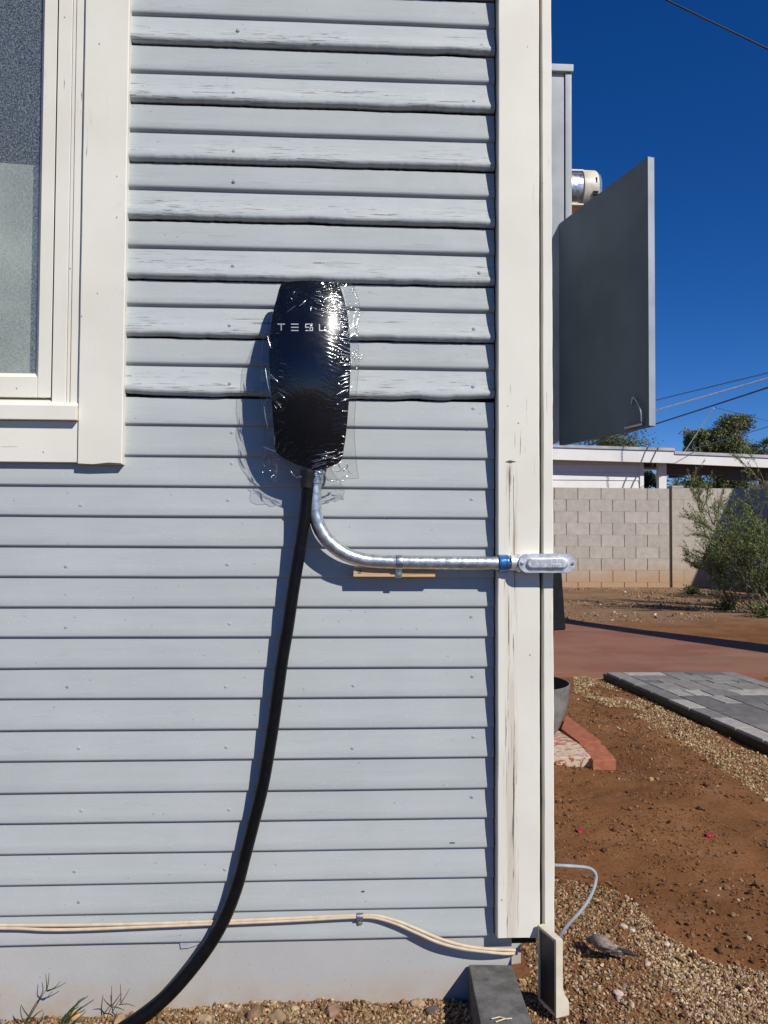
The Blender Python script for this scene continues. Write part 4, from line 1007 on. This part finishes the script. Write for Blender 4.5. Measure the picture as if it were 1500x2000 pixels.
hp = gp(1153, 1834, .016); mb.lathe([(0, -.011), (.006, -.009), (.0088, -.003), (.0085, .003), (.005, .0085), (.0012, .0105), (.0006, .017)], hp, (-.75, .35, -.25), 16); mb.build('head', M_FEATHER, bcol)
mb = MB()
for k in range(5):
    s0 = gp(1172+k*2, 1846+k*2.4, .027-.004*k); s1 = gp(1192+k*3, 1851+k*2.2, .020-.003*k); s2 = gp(1212+k*5, 1858+k*1.0, .011-.001*k)
    ptsw = spline([s0, s1, s2], 6); mb.tube([p_+Vector((-.002, -.008, .003)) for p_ in ptsw], [.0032*math.sin(math.pi*(.12+.85*i/(len(ptsw)-1)))+.0006 for i in range(len(ptsw))], 8)
mb.build('wing', M_WING, bcol)
mb = MB()
for k in range(4):
    s0 = gp(1196, 1855+k, .012); s2 = gp(1240+k*2.5, 1868+k*.9, .007)
    mb.tube([s0+Vector((0, 0, .004)), (s0+s2)/2+Vector((0, 0, .005)), s2+Vector((0, 0, .003))], [.0026, .0036, .0022], 8)
mb.build('tail', mk('tail_feathers', (.022, .018, .02), .6, vs=60), bcol)

# stones
def stone(px, py, r, col, label, sq=(1.2, .9, .7), grp='loose stones'):
    r = r*.68; p = G(px, py, 0); p = G(px, py, float(gz(p.x, p.y))); bm = bmesh.new(); bmesh.ops.create_icosphere(bm, subdivisions=3, radius=1)
    sd_ = random.randint(0, 999)
    vs = np.array([v.co[:] for v in bm.verts])
    dsp = 1+.30*vnoise(vs[:, 0]*1.6+sd_, vs[:, 1]*1.6+vs[:, 2]*1.1, sd_)+.08*vnoise(vs[:, 0]*4+vs[:, 2]*3, vs[:, 1]*4, sd_+1)
    vs = vs*dsp[:, None]*np.array(sq)*r; an = random.uniform(0, 6.28)
    vs = np.stack([vs[:, 0]*math.cos(an)-vs[:, 1]*math.sin(an), vs[:, 0]*math.sin(an)+vs[:, 1]*math.cos(an), vs[:, 2]], 1)
    base = np.array([p.x, p.y, float(gz(p.x, p.y))+r*sq[2]*.35]); bm.verts.index_update()
    mb = MB(); mb.col = col; mb.add(vs+base, [[v.index for v in f.verts] for f in bm.faces]); bm.free()
    return tag(mb.build('stone', M_ROCK, smooth=60), label, 'stone', grp)
for s_ in [(1218, 1812, .012, (.50, .44, .36), 'pale cream stone lying above the bird'), (1236, 1821, .0075, (.52, .49, .46), 'small whitish stone touching the pale cream stone'),
           (1208, 1944, .014, (.46, .35, .29), 'pinkish stone on the gravel below the bird'), (1218, 1926, .010, (.16, .14, .125), 'dark grey stone behind the pinkish stone'),
           (1302, 1848, .010, (.45, .38, .30), 'round tan stone at the edge of the pale gravel'), (1264, 1884, .011, (.36, .28, .20), 'tan stone right of the tail of the bird'),
           (498, 1984, .020, (.20, .12, .07), 'reddish brown stone in the gravel, right of the cable foot'), (542, 1990, .022, (.27, .18, .10), 'largest brown stone at the foot of the foundation'), (650, 1982, .021, (.24, .14, .09), 'reddish stone at the middle of the foundation foot'),
           (815, 1966, .017, (.33, .22, .13), 'tan stone left of the dark concrete block'), (842, 1980, .014, (.09, .07, .06), 'dark stone beside the dark concrete block'), (400, 1994, .017, (.34, .25, .15), 'yellowish stone just right of the cable foot'),
           (145, 1990, .020, (.42, .25, .12), 'orange-tan stone below the grass tuft'), (232, 1996, .018, (.38, .27, .17), 'tan stone just left of the cable foot'),
           (575, 1972, .011, (.38, .28, .17), 'small tan stone against the foundation')]: stone(*s_)
# petals
for px, py, lb in ((1384, 1629, 'crumpled crimson petal on the bare dirt farther from the house'), (1132, 1622, 'small crimson petal on the dirt near the house corner')):
    p = G(px, py, 0); zg_ = float(gz(p.x, p.y)); mb = MB(); rings = []
    for r_ in (0.15, .6, 1.0): rings.append([(p.x+.014*r_*math.cos(t)*(1+.2*math.sin(3*t)), p.y+.009*r_*math.sin(t), zg_+.006+.005*r_*r_*math.sin(2*t+1)) for t in [k*math.pi/6 for k in range(12)]])
    mb.loft(rings); o = mb.build('petal', mk('crimson_petal', (.42, .02, .05), .6, vs=90)); tag(o, lb, 'petal', 'fallen crimson petals')
# dry twigs on the block
mb = MB()
for q in ([(960, 1990), (976, 1986), (992, 1991)], [(968, 1996), (985, 1990), (1000, 1989)]): mb.tube([G(x, y, .049) for x, y in q], .0011, 6)
o = mb.build('dry_twig', M_CREAMCABLE); tag(o, 'dry straw-coloured twig lying on the dark concrete block', 'twig')

# weeds at the foundation
def weed(name, base, stalks, label, col=(.05, .075, .025)):
    b0 = G(base[0], base[1], 0); yw = -.035
    root = thing(name, label, 'weed', (b0.x, b0.y, 0), 'weeds along the foundation')
    bl = MB(); bl.col = col
    for pts_, r in stalks:
        w3 = [P(x, y, yw+random.uniform(-.012, .008)) for x, y in pts_]
        w3 = spline(w3, 5); n = len(w3)
        for i in range(n): pass
        bl.tube(w3, [r*(1-.8*(i/(n-1))**1.5)+.0002 for i in range(n)], 6)
    bl.build('blades', M_LEAF, root)
    return root
S = .0011
weed('seeding_grass', (50, 2010), [([(48, 2005), (66, 1972), (82, 1945), (91, 1932)], S*1.1), ([(91, 1935), (91, 1920), (89, 1903)], S*.8), ([(91, 1935), (94, 1922), (96, 1900)], S*.8), ([(91, 1935), (105, 1930), (118, 1917)], S*.8), ([(92, 1936), (110, 1929), (129, 1919)], S*.8),
     ([(60, 1990), (48, 1975), (41, 1962)], S), ([(52, 2002), (42, 1985), (40, 1965)], S), ([(62, 1990), (72, 1980), (84, 1972)], S), ([(70, 2005), (80, 1992), (86, 1976)], S*1.2)], 'tall grass stalk with forked seed head, leftmost of the weeds')
weed('grass_tuft', (125, 2015), [([(120, 2008), (135, 1975), (172, 1945)], S*1.7), ([(125, 2008), (145, 1980), (184, 1952)], S*1.7), ([(124, 2008), (150, 1960), (166, 1948)], S*1.6), ([(118, 2008), (122, 1990), (130, 1978)], S*1.3), ([(130, 2008), (152, 1990), (168, 1975)], S*1.5),
     ([(132, 2008), (150, 1995), (175, 1997)], S*1.2), ([(128, 2008), (140, 1985), (160, 1965)], S*1.5)], 'thick green grass tuft between the two seeding stalks', (.06, .09, .03))
weed('seeding_grass', (205, 2012), [([(203, 2005), (210, 1985), (217, 1966)], S), ([(217, 1966), (218, 1945), (218, 1925)], S*.8), ([(217, 1966), (208, 1958), (202, 1950)], S*.8), ([(217, 1966), (228, 1952), (236, 1940)], S*.8), ([(217, 1966), (230, 1968), (243, 1973)], S*.8),
     ([(236, 1960), (236, 1940), (235, 1922)], S*.6), ([(236, 1960), (245, 1945), (254, 1930)], S*.6), ([(233, 1962), (250, 1961), (264, 1966)], S*.6), ([(218, 2005), (224, 1990), (229, 1976)], S)], 'thin grass stalk with star-shaped seed head beside the cable foot', (.06, .06, .035))
weed('dry_weed', (690, 1990), [([(693, 1986), (683, 1973), (670, 1964)], S*1.4), ([(694, 1985), (688, 1970), (676, 1960)], S), ([(690, 1986), (702, 1974), (714, 1979)], S), ([(692, 1986), (690, 1974), (684, 1968)], S)], 'dry brown weed lying against the foundation', (.13, .055, .025))

# ================================================================== BACK YARD
YW = 11.55
def blockwall(x0, x1, ztop, shade, label, joint):
    t = thing('block_wall', label, 'wall', ((x0+x1)/2, YW, 0))
    mb = MB(); bh, bl, g = .2032, .4064, .006
    rows = int(round((ztop+.06)/bh)); zz0 = ztop-rows*bh
    for r_ in range(rows):
        x = x0 - (bl/2 if r_ % 2 else 0)
        while x < x1-.01:
            a_, b_ = max(x, x0)+g, min(x+bl, x1)-g
            if b_-a_ > .02:
                s_ = random.uniform(.93, 1.05); mb.col = tuple(c*s_ for c in shade)
                mb.box((a_, YW+random.uniform(0, .0025), zz0+r_*bh+.0012), (b_, YW+.14, zz0+(r_+1)*bh-.0012))
            x += bl
    mb.col = tuple(c*(.8 if joint else .96) for c in shade)
    mb.box((x0, YW+(.012 if joint else .004), zz0), (x1, YW+.13, ztop-.004)); mb.build('blocks', M_BLOCK, t, smooth=0)
    return t
zwt = P(1190, 953, YW).z; xj = P(1310, 1050, YW).x
blockwall(-9.0, xj-.02, zwt, (.43, .385, .335), 'grey block garden wall with open dark joints, left length', True)
blockwall(xj+.025, 13.0, zwt+.01, (.44, .385, .32), 'smoother block garden wall behind the bush, right length', False)
mb = MB(); mb.box((xj-.018, YW+.02, 0), (xj+.022, YW+.10, zwt)); o = mb.build('joint_strip', mk('rust_brown', (.06, .035, .02), .9)); tag(o, 'dark upright strip in the joint between the two block walls', 'strip')
mb = MB(); p = P(1335, 949, YW); mb.col = (.42, .375, .32); mb.box((xj+.03, YW, zwt+.012), (p.x, YW+.14, zwt+.05), bev=.004); o = mb.build('cap_block', M_BLOCK); tag(o, 'thin cap block on the end of the right garden wall', 'block')

# neighbour house
YN = 18.4
nb = thing('neighbour_house', 'white flat-roofed neighbour house with carport behind the garden wall', 'house', (0, YN, 0))
def nbox(px0, py0, px1, py1, y0, y1): a_, b_ = P(px0, py0, y0), P(px1, py1, y0); return (min(a_.x, b_.x), y0, min(a_.z, b_.z)), (max(a_.x, b_.x), y1, max(a_.z, b_.z))
def nquad(pts, y0, y1, mb): mb.prism([P(x, y, y0) for x, y in pts], (0, y1-y0, 0))
mb = MB(); nquad([(700, 862), (1316, 880), (1316, 904.5), (700, 886)], YN-.35, YN-.25, mb); nquad([(1311, 886), (1700, 902), (1700, 922), (1311, 905)], YN-.33, YN-.23, mb); mb.build('fascia', M_WHITEFAR, nb)
mb = MB(); nquad([(700, 857), (1318, 875), (1318, 880.5), (700, 862.5)], YN-.38, YN+4, mb); nquad([(1318, 881), (1700, 897), (1700, 902.5), (1318, 886.5)], YN-.36, YN+4, mb); mb.build('roof', M_GREYFAR, nb)
mb = MB(); xw = P(1250, 930, YN).x; zt5 = P(1200, 893, YN).z; n_b = 9
for k in range(n_b):
    z1 = zt5-k*.205; mb.prism([(-6, YN-.004, z1), (-6, YN-.022, z1-.20), (-6, YN+.1, z1-.20), (-6, YN+.1, z1)], (xw+6, 0, 0))
mb.box((-6, YN+.02, -.1), (xw, YN+4, zt5)); mb.build('wall', M_WHITEFAR, nb)
mb = MB(); a_, b_ = nbox(1250, 897, 1258.5, 1120, YN-.05, YN+.05); mb.box(a_, b_); mb.build('post', M_WHITEFAR, nb)
mb = MB(); a_, b_ = nbox(1287, 903, 1303, 1120, YN-.05, YN+.12); mb.box(a_, b_); mb.build('post', M_WHITEFAR, nb)
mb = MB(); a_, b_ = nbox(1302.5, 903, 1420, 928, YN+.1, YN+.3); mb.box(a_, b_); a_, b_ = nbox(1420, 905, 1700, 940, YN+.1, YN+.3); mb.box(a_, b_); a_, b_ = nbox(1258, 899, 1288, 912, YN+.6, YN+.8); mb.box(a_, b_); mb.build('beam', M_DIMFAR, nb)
mb = MB(); a_, b_ = nbox(1470, 946, 1700, 1120, YN+2.0, YN+2.2); mb.box(a_, b_); mb.build('carport_wall', M_WHITEFAR, nb)

# foliage
def leafquads(c, d, ln, wd):
    """diamond leaves: centres, directions, length, width"""
    n = len(c); d = d/np.linalg.norm(d, axis=1, keepdims=True); r = rng.normal(size=(n, 3)); s = np.cross(d, r); s /= np.linalg.norm(s, axis=1, keepdims=True)
    ln = np.asarray(ln)[:, None]; wd = np.asarray(wd)[:, None]
    v = np.stack([c-d*ln*.5, c+s*wd*.5, c+d*ln*.5, c-s*wd*.5], 1).reshape(-1, 3)
    return v, (np.arange(n)*4)[:, None]+np.arange(4)[None]
def colset(n, pal): pal = np.array(pal); return pal[rng.integers(0, len(pal), n)]*rng.uniform(.7, 1.3, (n, 1))
GREEN = [(.075, .10, .028), (.10, .13, .04), (.055, .08, .024), (.13, .145, .05)]
# airy bush in front of the wall
bb = G(1475, 1196, 0)
bush = thing('bush', 'airy green bush with thin sprays in front of the block wall', 'bush', bb)
stm = MB(); LC, LD = [], []
def grow(p, d, L, r, lvl):
    n = 8; pts = [p]; dd = d.normalized()
    for i in range(n):
        dd = (dd + Vector((random.gauss(0, .09), random.gauss(0, .09), random.gauss(0, .06) - .012*(lvl > 0)))).normalized(); pts.append(pts[-1]+dd*L/n)
    if pts[-1].y > YW-.08: pts = [Vector((q.x, min(q.y, YW-.08-random.uniform(0, .1)), q.z)) for q in pts]
    stm.tube(pts, [max(.0016, r*(1-.85*i/n)) for i in range(n+1)], 5, False)
    if lvl < 2:
        for k in range((8 if L < 1.2 else 9) if lvl == 0 else 4):
            i = random.randint(2, n-1); side = Vector((random.gauss(0, 1), random.gauss(0, 1), random.gauss(.35, .5))).normalized()
            t = (pts[i+1]-pts[i]).normalized(); grow(pts[i], (t*1.0+side*.75), L*random.uniform(.25, .48), r*.5, lvl+1)
    if lvl >= 1:
        for i in range(1, n+1):
            for _ in range(4 if lvl == 1 else 5):
                t = random.random(); c = pts[i-1].lerp(pts[i], t); LC.append(c + Vector((random.gauss(0, .012), random.gauss(0, .012), random.gauss(0, .012))))
                LD.append((pts[i]-pts[i-1]).normalized()+Vector((random.gauss(0, .6), random.gauss(0, .6), random.gauss(.2, .5))))
for k in range(20):
    if k < 9: side = -random.uniform(.45, 1.15); L_ = random.uniform(.8, 1.15)
    elif k < 17: side = -random.uniform(.1, .5); L_ = random.uniform(1.0, 1.45)
    else: side = random.uniform(-.1, .9); L_ = random.uniform(1.2, 1.85)
    d = Vector((side, random.uniform(-.35, .30), random.uniform(.8, 1.25))); grow(bb+Vector((random.uniform(-.12, .4), random.uniform(-.25, .3), 0)), d, L_, .012, 0)
stm.build('stems', mk('bush_stem', (.12, .115, .06), .8), bush, smooth=0, recalc=False)
LC = np.array([c[:] for c in LC]); LD = np.array([c[:] for c in LD]); n = len(LC)
v, f = leafquads(LC, LD, rng.uniform(.020, .040, n), rng.uniform(.005, .010, n)); mesh_np('foliage', v, f, M_LEAF, bush, colset(n, [(.11, .155, .035), (.15, .195, .05), (.08, .12, .028), (.18, .215, .07), (.21, .22, .09)]))
# denser dark bush at the edge of the view, closer to the wall
bb2 = G(1640, 1176, 0); bush2 = thing('bush', 'denser dark green bush behind the airy one at the right edge', 'bush', bb2)
stm = MB(); LC, LD = [], []
for k in range(15):
    d = Vector((random.uniform(-.75, .6), random.uniform(-.35, .30), random.uniform(.7, 1.25))); grow(bb2+Vector((random.uniform(-.4, .4), random.uniform(-.3, .3), 0)), d, random.uniform(1.2, 1.9), .014, 0)
stm.build('stems', mk('dark_stem', (.08, .07, .05), .8), bush2, smooth=0, recalc=False)
LC = np.array([c[:] for c in LC]); LD = np.array([c[:] for c in LD]); n = len(LC)
v, f = leafquads(LC, LD, rng.uniform(.03, .055, n), rng.uniform(.010, .018, n)); mesh_np('foliage', v, f, M_LEAF, bush2, colset(n, [(.045, .065, .02), (.06, .085, .026), (.035, .052, .018)]))
# low growth at its foot
for px, py, sz, lb in ((1352, 1160, .34, 'low green sprig at the left foot of the bush'), (1420, 1190, .5, 'leafy clump on the dirt below the bush'), (1492, 1205, .5, 'leafy clump at the right edge, below the bush')):
    b0 = G(px, py, 0); t = thing('low_plant', lb, 'plant', b0, 'low plants under the bush'); n = 700
    dr = rng.normal(size=(n, 3)); dr[:, 2] = np.abs(dr[:, 2])*1.1; rr_ = rng.uniform(.1, 1, n)[:, None]*sz*.42
    dr /= np.linalg.norm(dr, axis=1, keepdims=True); c = np.array(b0)+dr*rr_*np.array([1, .8, 1.1])*(1+.5*vnoise(dr[:, 0]*3, dr[:, 2]*3, 5))[:, None]
    v, f = leafquads(c, dr+rng.normal(0, .5, (n, 3)), rng.uniform(.03, .06, n), rng.uniform(.008, .016, n)); mesh_np('foliage', v, f, M_LEAF, t, colset(n, GREEN))
    sm = MB()
    for k in range(9): d = Vector((random.gauss(0, .5), random.gauss(0, .4), 1)).normalized(); sm.tube([b0, b0+d*sz*.4], [.004, .002], 5, False)
    sm.build('stems', M_BARK, t, smooth=0, recalc=False)

def tree(name, px0, px1, pyt, pyb, y, label, pal, n, ls, lobes=11, sparse=.0):
    a_, b_ = P(px0, pyt, y), P(px1, pyb, y); cx = (a_.x+b_.x)/2; hw_ = (b_.x-a_.x)/2; ztop = a_.z; zbt_ = b_.z
    t = thing(name, label, 'tree', (cx, y, 0), 'trees beyond the neighbour house'); C_ = []; lob = []
    for k in range(lobes):
        th_ = random.uniform(0, 6.28); rr2 = random.uniform(0, .72)**.7
        lob.append((cx+hw_*rr2*math.cos(th_), y+hw_*rr2*math.sin(th_), zbt_+(ztop-zbt_)*random.uniform(.05, .78), hw_*random.uniform(.34, .55)))
    per = n//lobes
    for lx, ly, lz, lr in lob:
        d = rng.normal(size=(per, 3)); d /= np.linalg.norm(d, axis=1, keepdims=True); rad_ = lr*rng.uniform(.25, 1.08, (per, 1))
        cl_ = d*rad_*np.array([1, 1, .85]); cl_ *= (1+.35*vnoise(d[:, 0]*3+lx, d[:, 2]*3+lz, 3))[:, None]
        C_.append(cl_+np.array([lx, ly, lz]))
    C_ = np.vstack(C_); keep = vnoise(C_[:, 0]*2.2+C_[:, 1], C_[:, 2]*2.2, 8) > -.45+sparse; C_ = C_[keep]; n_ = len(C_)
    v, f = leafquads(C_, rng.normal(size=(n_, 3))+np.array([0, 0, -.3]), rng.uniform(.6, 1.3, n_)*ls, rng.uniform(.25, .5, n_)*ls)
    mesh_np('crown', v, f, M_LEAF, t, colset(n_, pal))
    tk = .35 if pyt > 900 else 1.0; tr_ = MB(); base = Vector((cx, y, -.02)); fork = Vector((cx+.1, y, zbt_*.6)); tr_.tube(spline([base, base.lerp(fork, .5)+Vector((.06, 0, 0)), fork], 5), [tk*(.085-.004*i) for i in range(11)], 10)
    for lx, ly, lz, lr in lob: tr_.tube(spline([fork, Vector((fork.x*.4+lx*.6, ly, fork.z*.4+lz*.6-.1)), Vector((lx, ly, lz))], 5), [tk*(.05-.004*i) for i in range(11)], 6)
    tr_.build('trunk', M_BARK, t, smooth=60)
    return t
OL = [(.11, .13, .042), (.145, .16, .055), (.085, .10, .034), (.18, .185, .07)]
tree('olive_tree', 1325, 1390, 828, 905, 27, 'smaller rounded olive-green tree, left of the dense one, above the white roof', OL, 16000, .11, 13, .12)
tree('olive_tree', 1370, 1468, 803, 905, 28, 'dense rounded tree, tallest of those above the white roof', OL, 34000, .11, 24, .08)
tree('mesquite_tree', 1120, 1275, 838, 900, 30, 'wispy tree above the white roof, below the open panel door', OL, 14000, .10, 16, .3)
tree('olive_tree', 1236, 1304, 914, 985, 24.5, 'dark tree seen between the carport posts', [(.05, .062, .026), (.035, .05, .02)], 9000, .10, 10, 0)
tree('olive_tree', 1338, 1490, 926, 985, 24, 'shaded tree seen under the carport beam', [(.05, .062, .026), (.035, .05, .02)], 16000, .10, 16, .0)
def palm(px, py, y, R_, label):
    c = P(px, py, y); t = thing('palm_tree', label, 'palm', (c.x, y, 0), 'palms beyond the neighbour house')
    tr_ = MB(); tr_.tube([(c.x, y, -.02), (c.x+.05, y, c.z*.5), (c.x, y, c.z)], [.22, .17, .16], 10); tr_.build('trunk', M_BARK, t)
    LCc, LDd = [], []; fr = MB()
    for k in range(34):
        an = random.uniform(0, 6.28); el = random.uniform(-.7, 1.3); d = Vector((math.cos(an)*math.cos(el), math.sin(an)*math.cos(el), math.sin(el)))
        pts = [c+d*R_*.55*s_+Vector((0, 0, -.12*R_*s_*s_)) for s_ in (0, .5, 1)]; fr.tube(pts, [.02, .015, .01], 4, False)
        tip = pts[-1]; sd_ = d.cross(Vector((0, 0, 1))).normalized(); up = sd_.cross(d)
        for j in range(16): q = rad(-75+150*j/15); e_ = d*math.cos(q)+sd_*math.sin(q)+up*random.gauss(0, .1); LCc.append(tip+e_*R_*.24); LDd.append(e_+Vector((0, 0, -.15)))
    n_ = len(LCc); v, f = leafquads(np.array([q[:] for q in LCc]), np.array([q[:] for q in LDd]), np.full(n_, R_*.5), np.full(n_, R_*.045)); mesh_np('fronds', v, f, M_LEAF, t, colset(n_, [(.055, .075, .03), (.08, .095, .04)]))
    fr.build('stalks', M_BARK, t, smooth=0, recalc=False)
palm(1490, 882, 24, .62, 'fan palm with its crown showing at the right edge of the photo')
palm(1322, 945, 44, 1.0, 'distant fan palm seen under the carport beam')

# overhead wires
def wire(px0, py0, px1, py1, y0, y1, r, mat, label, sag=.0, ext=.8, name='overhead_wire', n=14):
    A_, B_ = P(px0, py0, y0), P(px1, py1, y1); d = B_-A_; A2, B2 = (A_-d*.6 if py0 < 879 and px0 < 1200 or px0 == 1100 else A_), B_+d*ext
    pts = [A2.lerp(B2, i/n)-Vector((0, 0, sag*4*(i/n)*(1-i/n))) for i in range(n+1)]
    mb = MB(); mb.tube(pts, r, 6); return tag(mb.build(name, mat, smooth=60), label, 'wire', 'overhead wires')
wire(1130, -88, 1500, 91, 7.0, 6.2, .0095, M_WIRE, 'dark wire crossing the top right corner of the sky', .03)
wire(1100, 850, 1500, 735, 22, 15, .018, M_WIREL, 'bright pale overhead wire right of the open panel door', .05)
wire(1100, 880, 1500, 749, 23, 15, .020, M_WIREB, 'thick dark blue overhead cable just under the pale wire', .10)
wire(1395, 795, 1560, 836, 16.5, 20, .008, M_WIREB, 'thin wire branching down to the right from the dark blue cable', .02)
wire(1336, 884, 1394, 797, 20.5, 17.6, .012, M_WIREL, 'pale service wire rising steeply from the white roof', .0, 0)
wire(1343, 880, 1500, 832, 20.5, 19.5, .013, M_WIREB, 'low wire passing in front of the dense tree', .02)
# twisted pair: real dashes made by two strands turning round each other
A_, B_ = P(820, 894, 24), P(1640, 694, 14); d = B_-A_; s1 = d.cross(Vector((0, 0, 1))).normalized(); s2 = s1.cross(d).normalized(); mb = MB()
n = 640
for ph in (0, math.pi):
    mb.tube([A_+d*(i/n)+(s1*math.cos(i*.62+ph)*.02+s2*math.sin(i*.62+ph)*.011) for i in range(n+1)], .0065, 5)
tag(mb.build('twisted_wire', M_WIREB, smooth=60), 'twisted overhead wire that shows as dashes above the pale wire', 'wire', 'overhead wires')

# things beside the yard, out of the picture, that shade the wall and the dirt
P1 = P(1352, 1145, YW); P2 = P(1440, 955, YW); Sv = Vector((.78, -1, 1.10))
s1_, s2_ = 3.6, 2.6; E1 = P1+Sv*s1_; E2 = P2+Sv*s2_; xg0 = (E1.x+E2.x)/2; sl = (E2.z-E1.z)/(E2.y-E1.y)
y0_, yr_, y1_ = E1.y-1.6, E2.y+.25, YW-.3; ze = E1.z-1.6*sl; zrg = E2.z+.25*sl
gar = thing('garage', 'neighbour garage with pitched roof standing right of the view', 'garage', (xg0+2, (y0_+y1_)/2, 0))
mb = MB(); mb.prism([(xg0, y0_, 0), (xg0, y0_, ze), (xg0, yr_, zrg), (xg0, y1_, zrg-.5), (xg0, y1_, 0)], (5, 0, 0)); mb.build('walls', M_WHITEFAR, gar)
mb = MB(); mb.prism([(xg0-.02, y0_-.2, ze-.18), (xg0-.02, yr_, zrg+.005), (xg0-.02, yr_, zrg+.10), (xg0-.02, y0_-.2, ze-.08)], (5.2, 0, 0)); mb.build('roof', M_ROOF, gar)
g1, g2 = G(1500, 1268, 0), G(1105, 1212, 0)
hB2 = 3.4; q1 = g1+Sv*(hB2/1.10); q2 = g2+Sv*(hB2/1.10); dq = (q2-q1).normalized(); q0_ = q1-dq*2.2; q3 = q2+dq*.5
per = thing('shadow_beam', 'unseen beam added right of the view to cast the shadow strip in the yard', 'shadow_beam', (q0_.x, q0_.y, 0))  # added out of view only to throw the shadow strip across the ground
def beam(mb, a_, b_, w, h):
    d = (b_-a_).normalized(); s_ = d.cross(Vector((0, 0, 1))).normalized()*w/2; u_ = Vector((0, 0, h/2))
    mb.loft([[c+s_+u_, c-s_+u_, c-s_-u_, c+s_-u_] for c in (a_, b_)])
mb = MB(); beam(mb, q0_, q3, .42, .12); mb.build('beam', M_BARK, per)
mb = MB(); mb.box((q0_.x-.06, q0_.y-.06, 0), (q0_.x+.06, q0_.y+.06, hB2-.07)); mb.build('post', M_BARK, per)
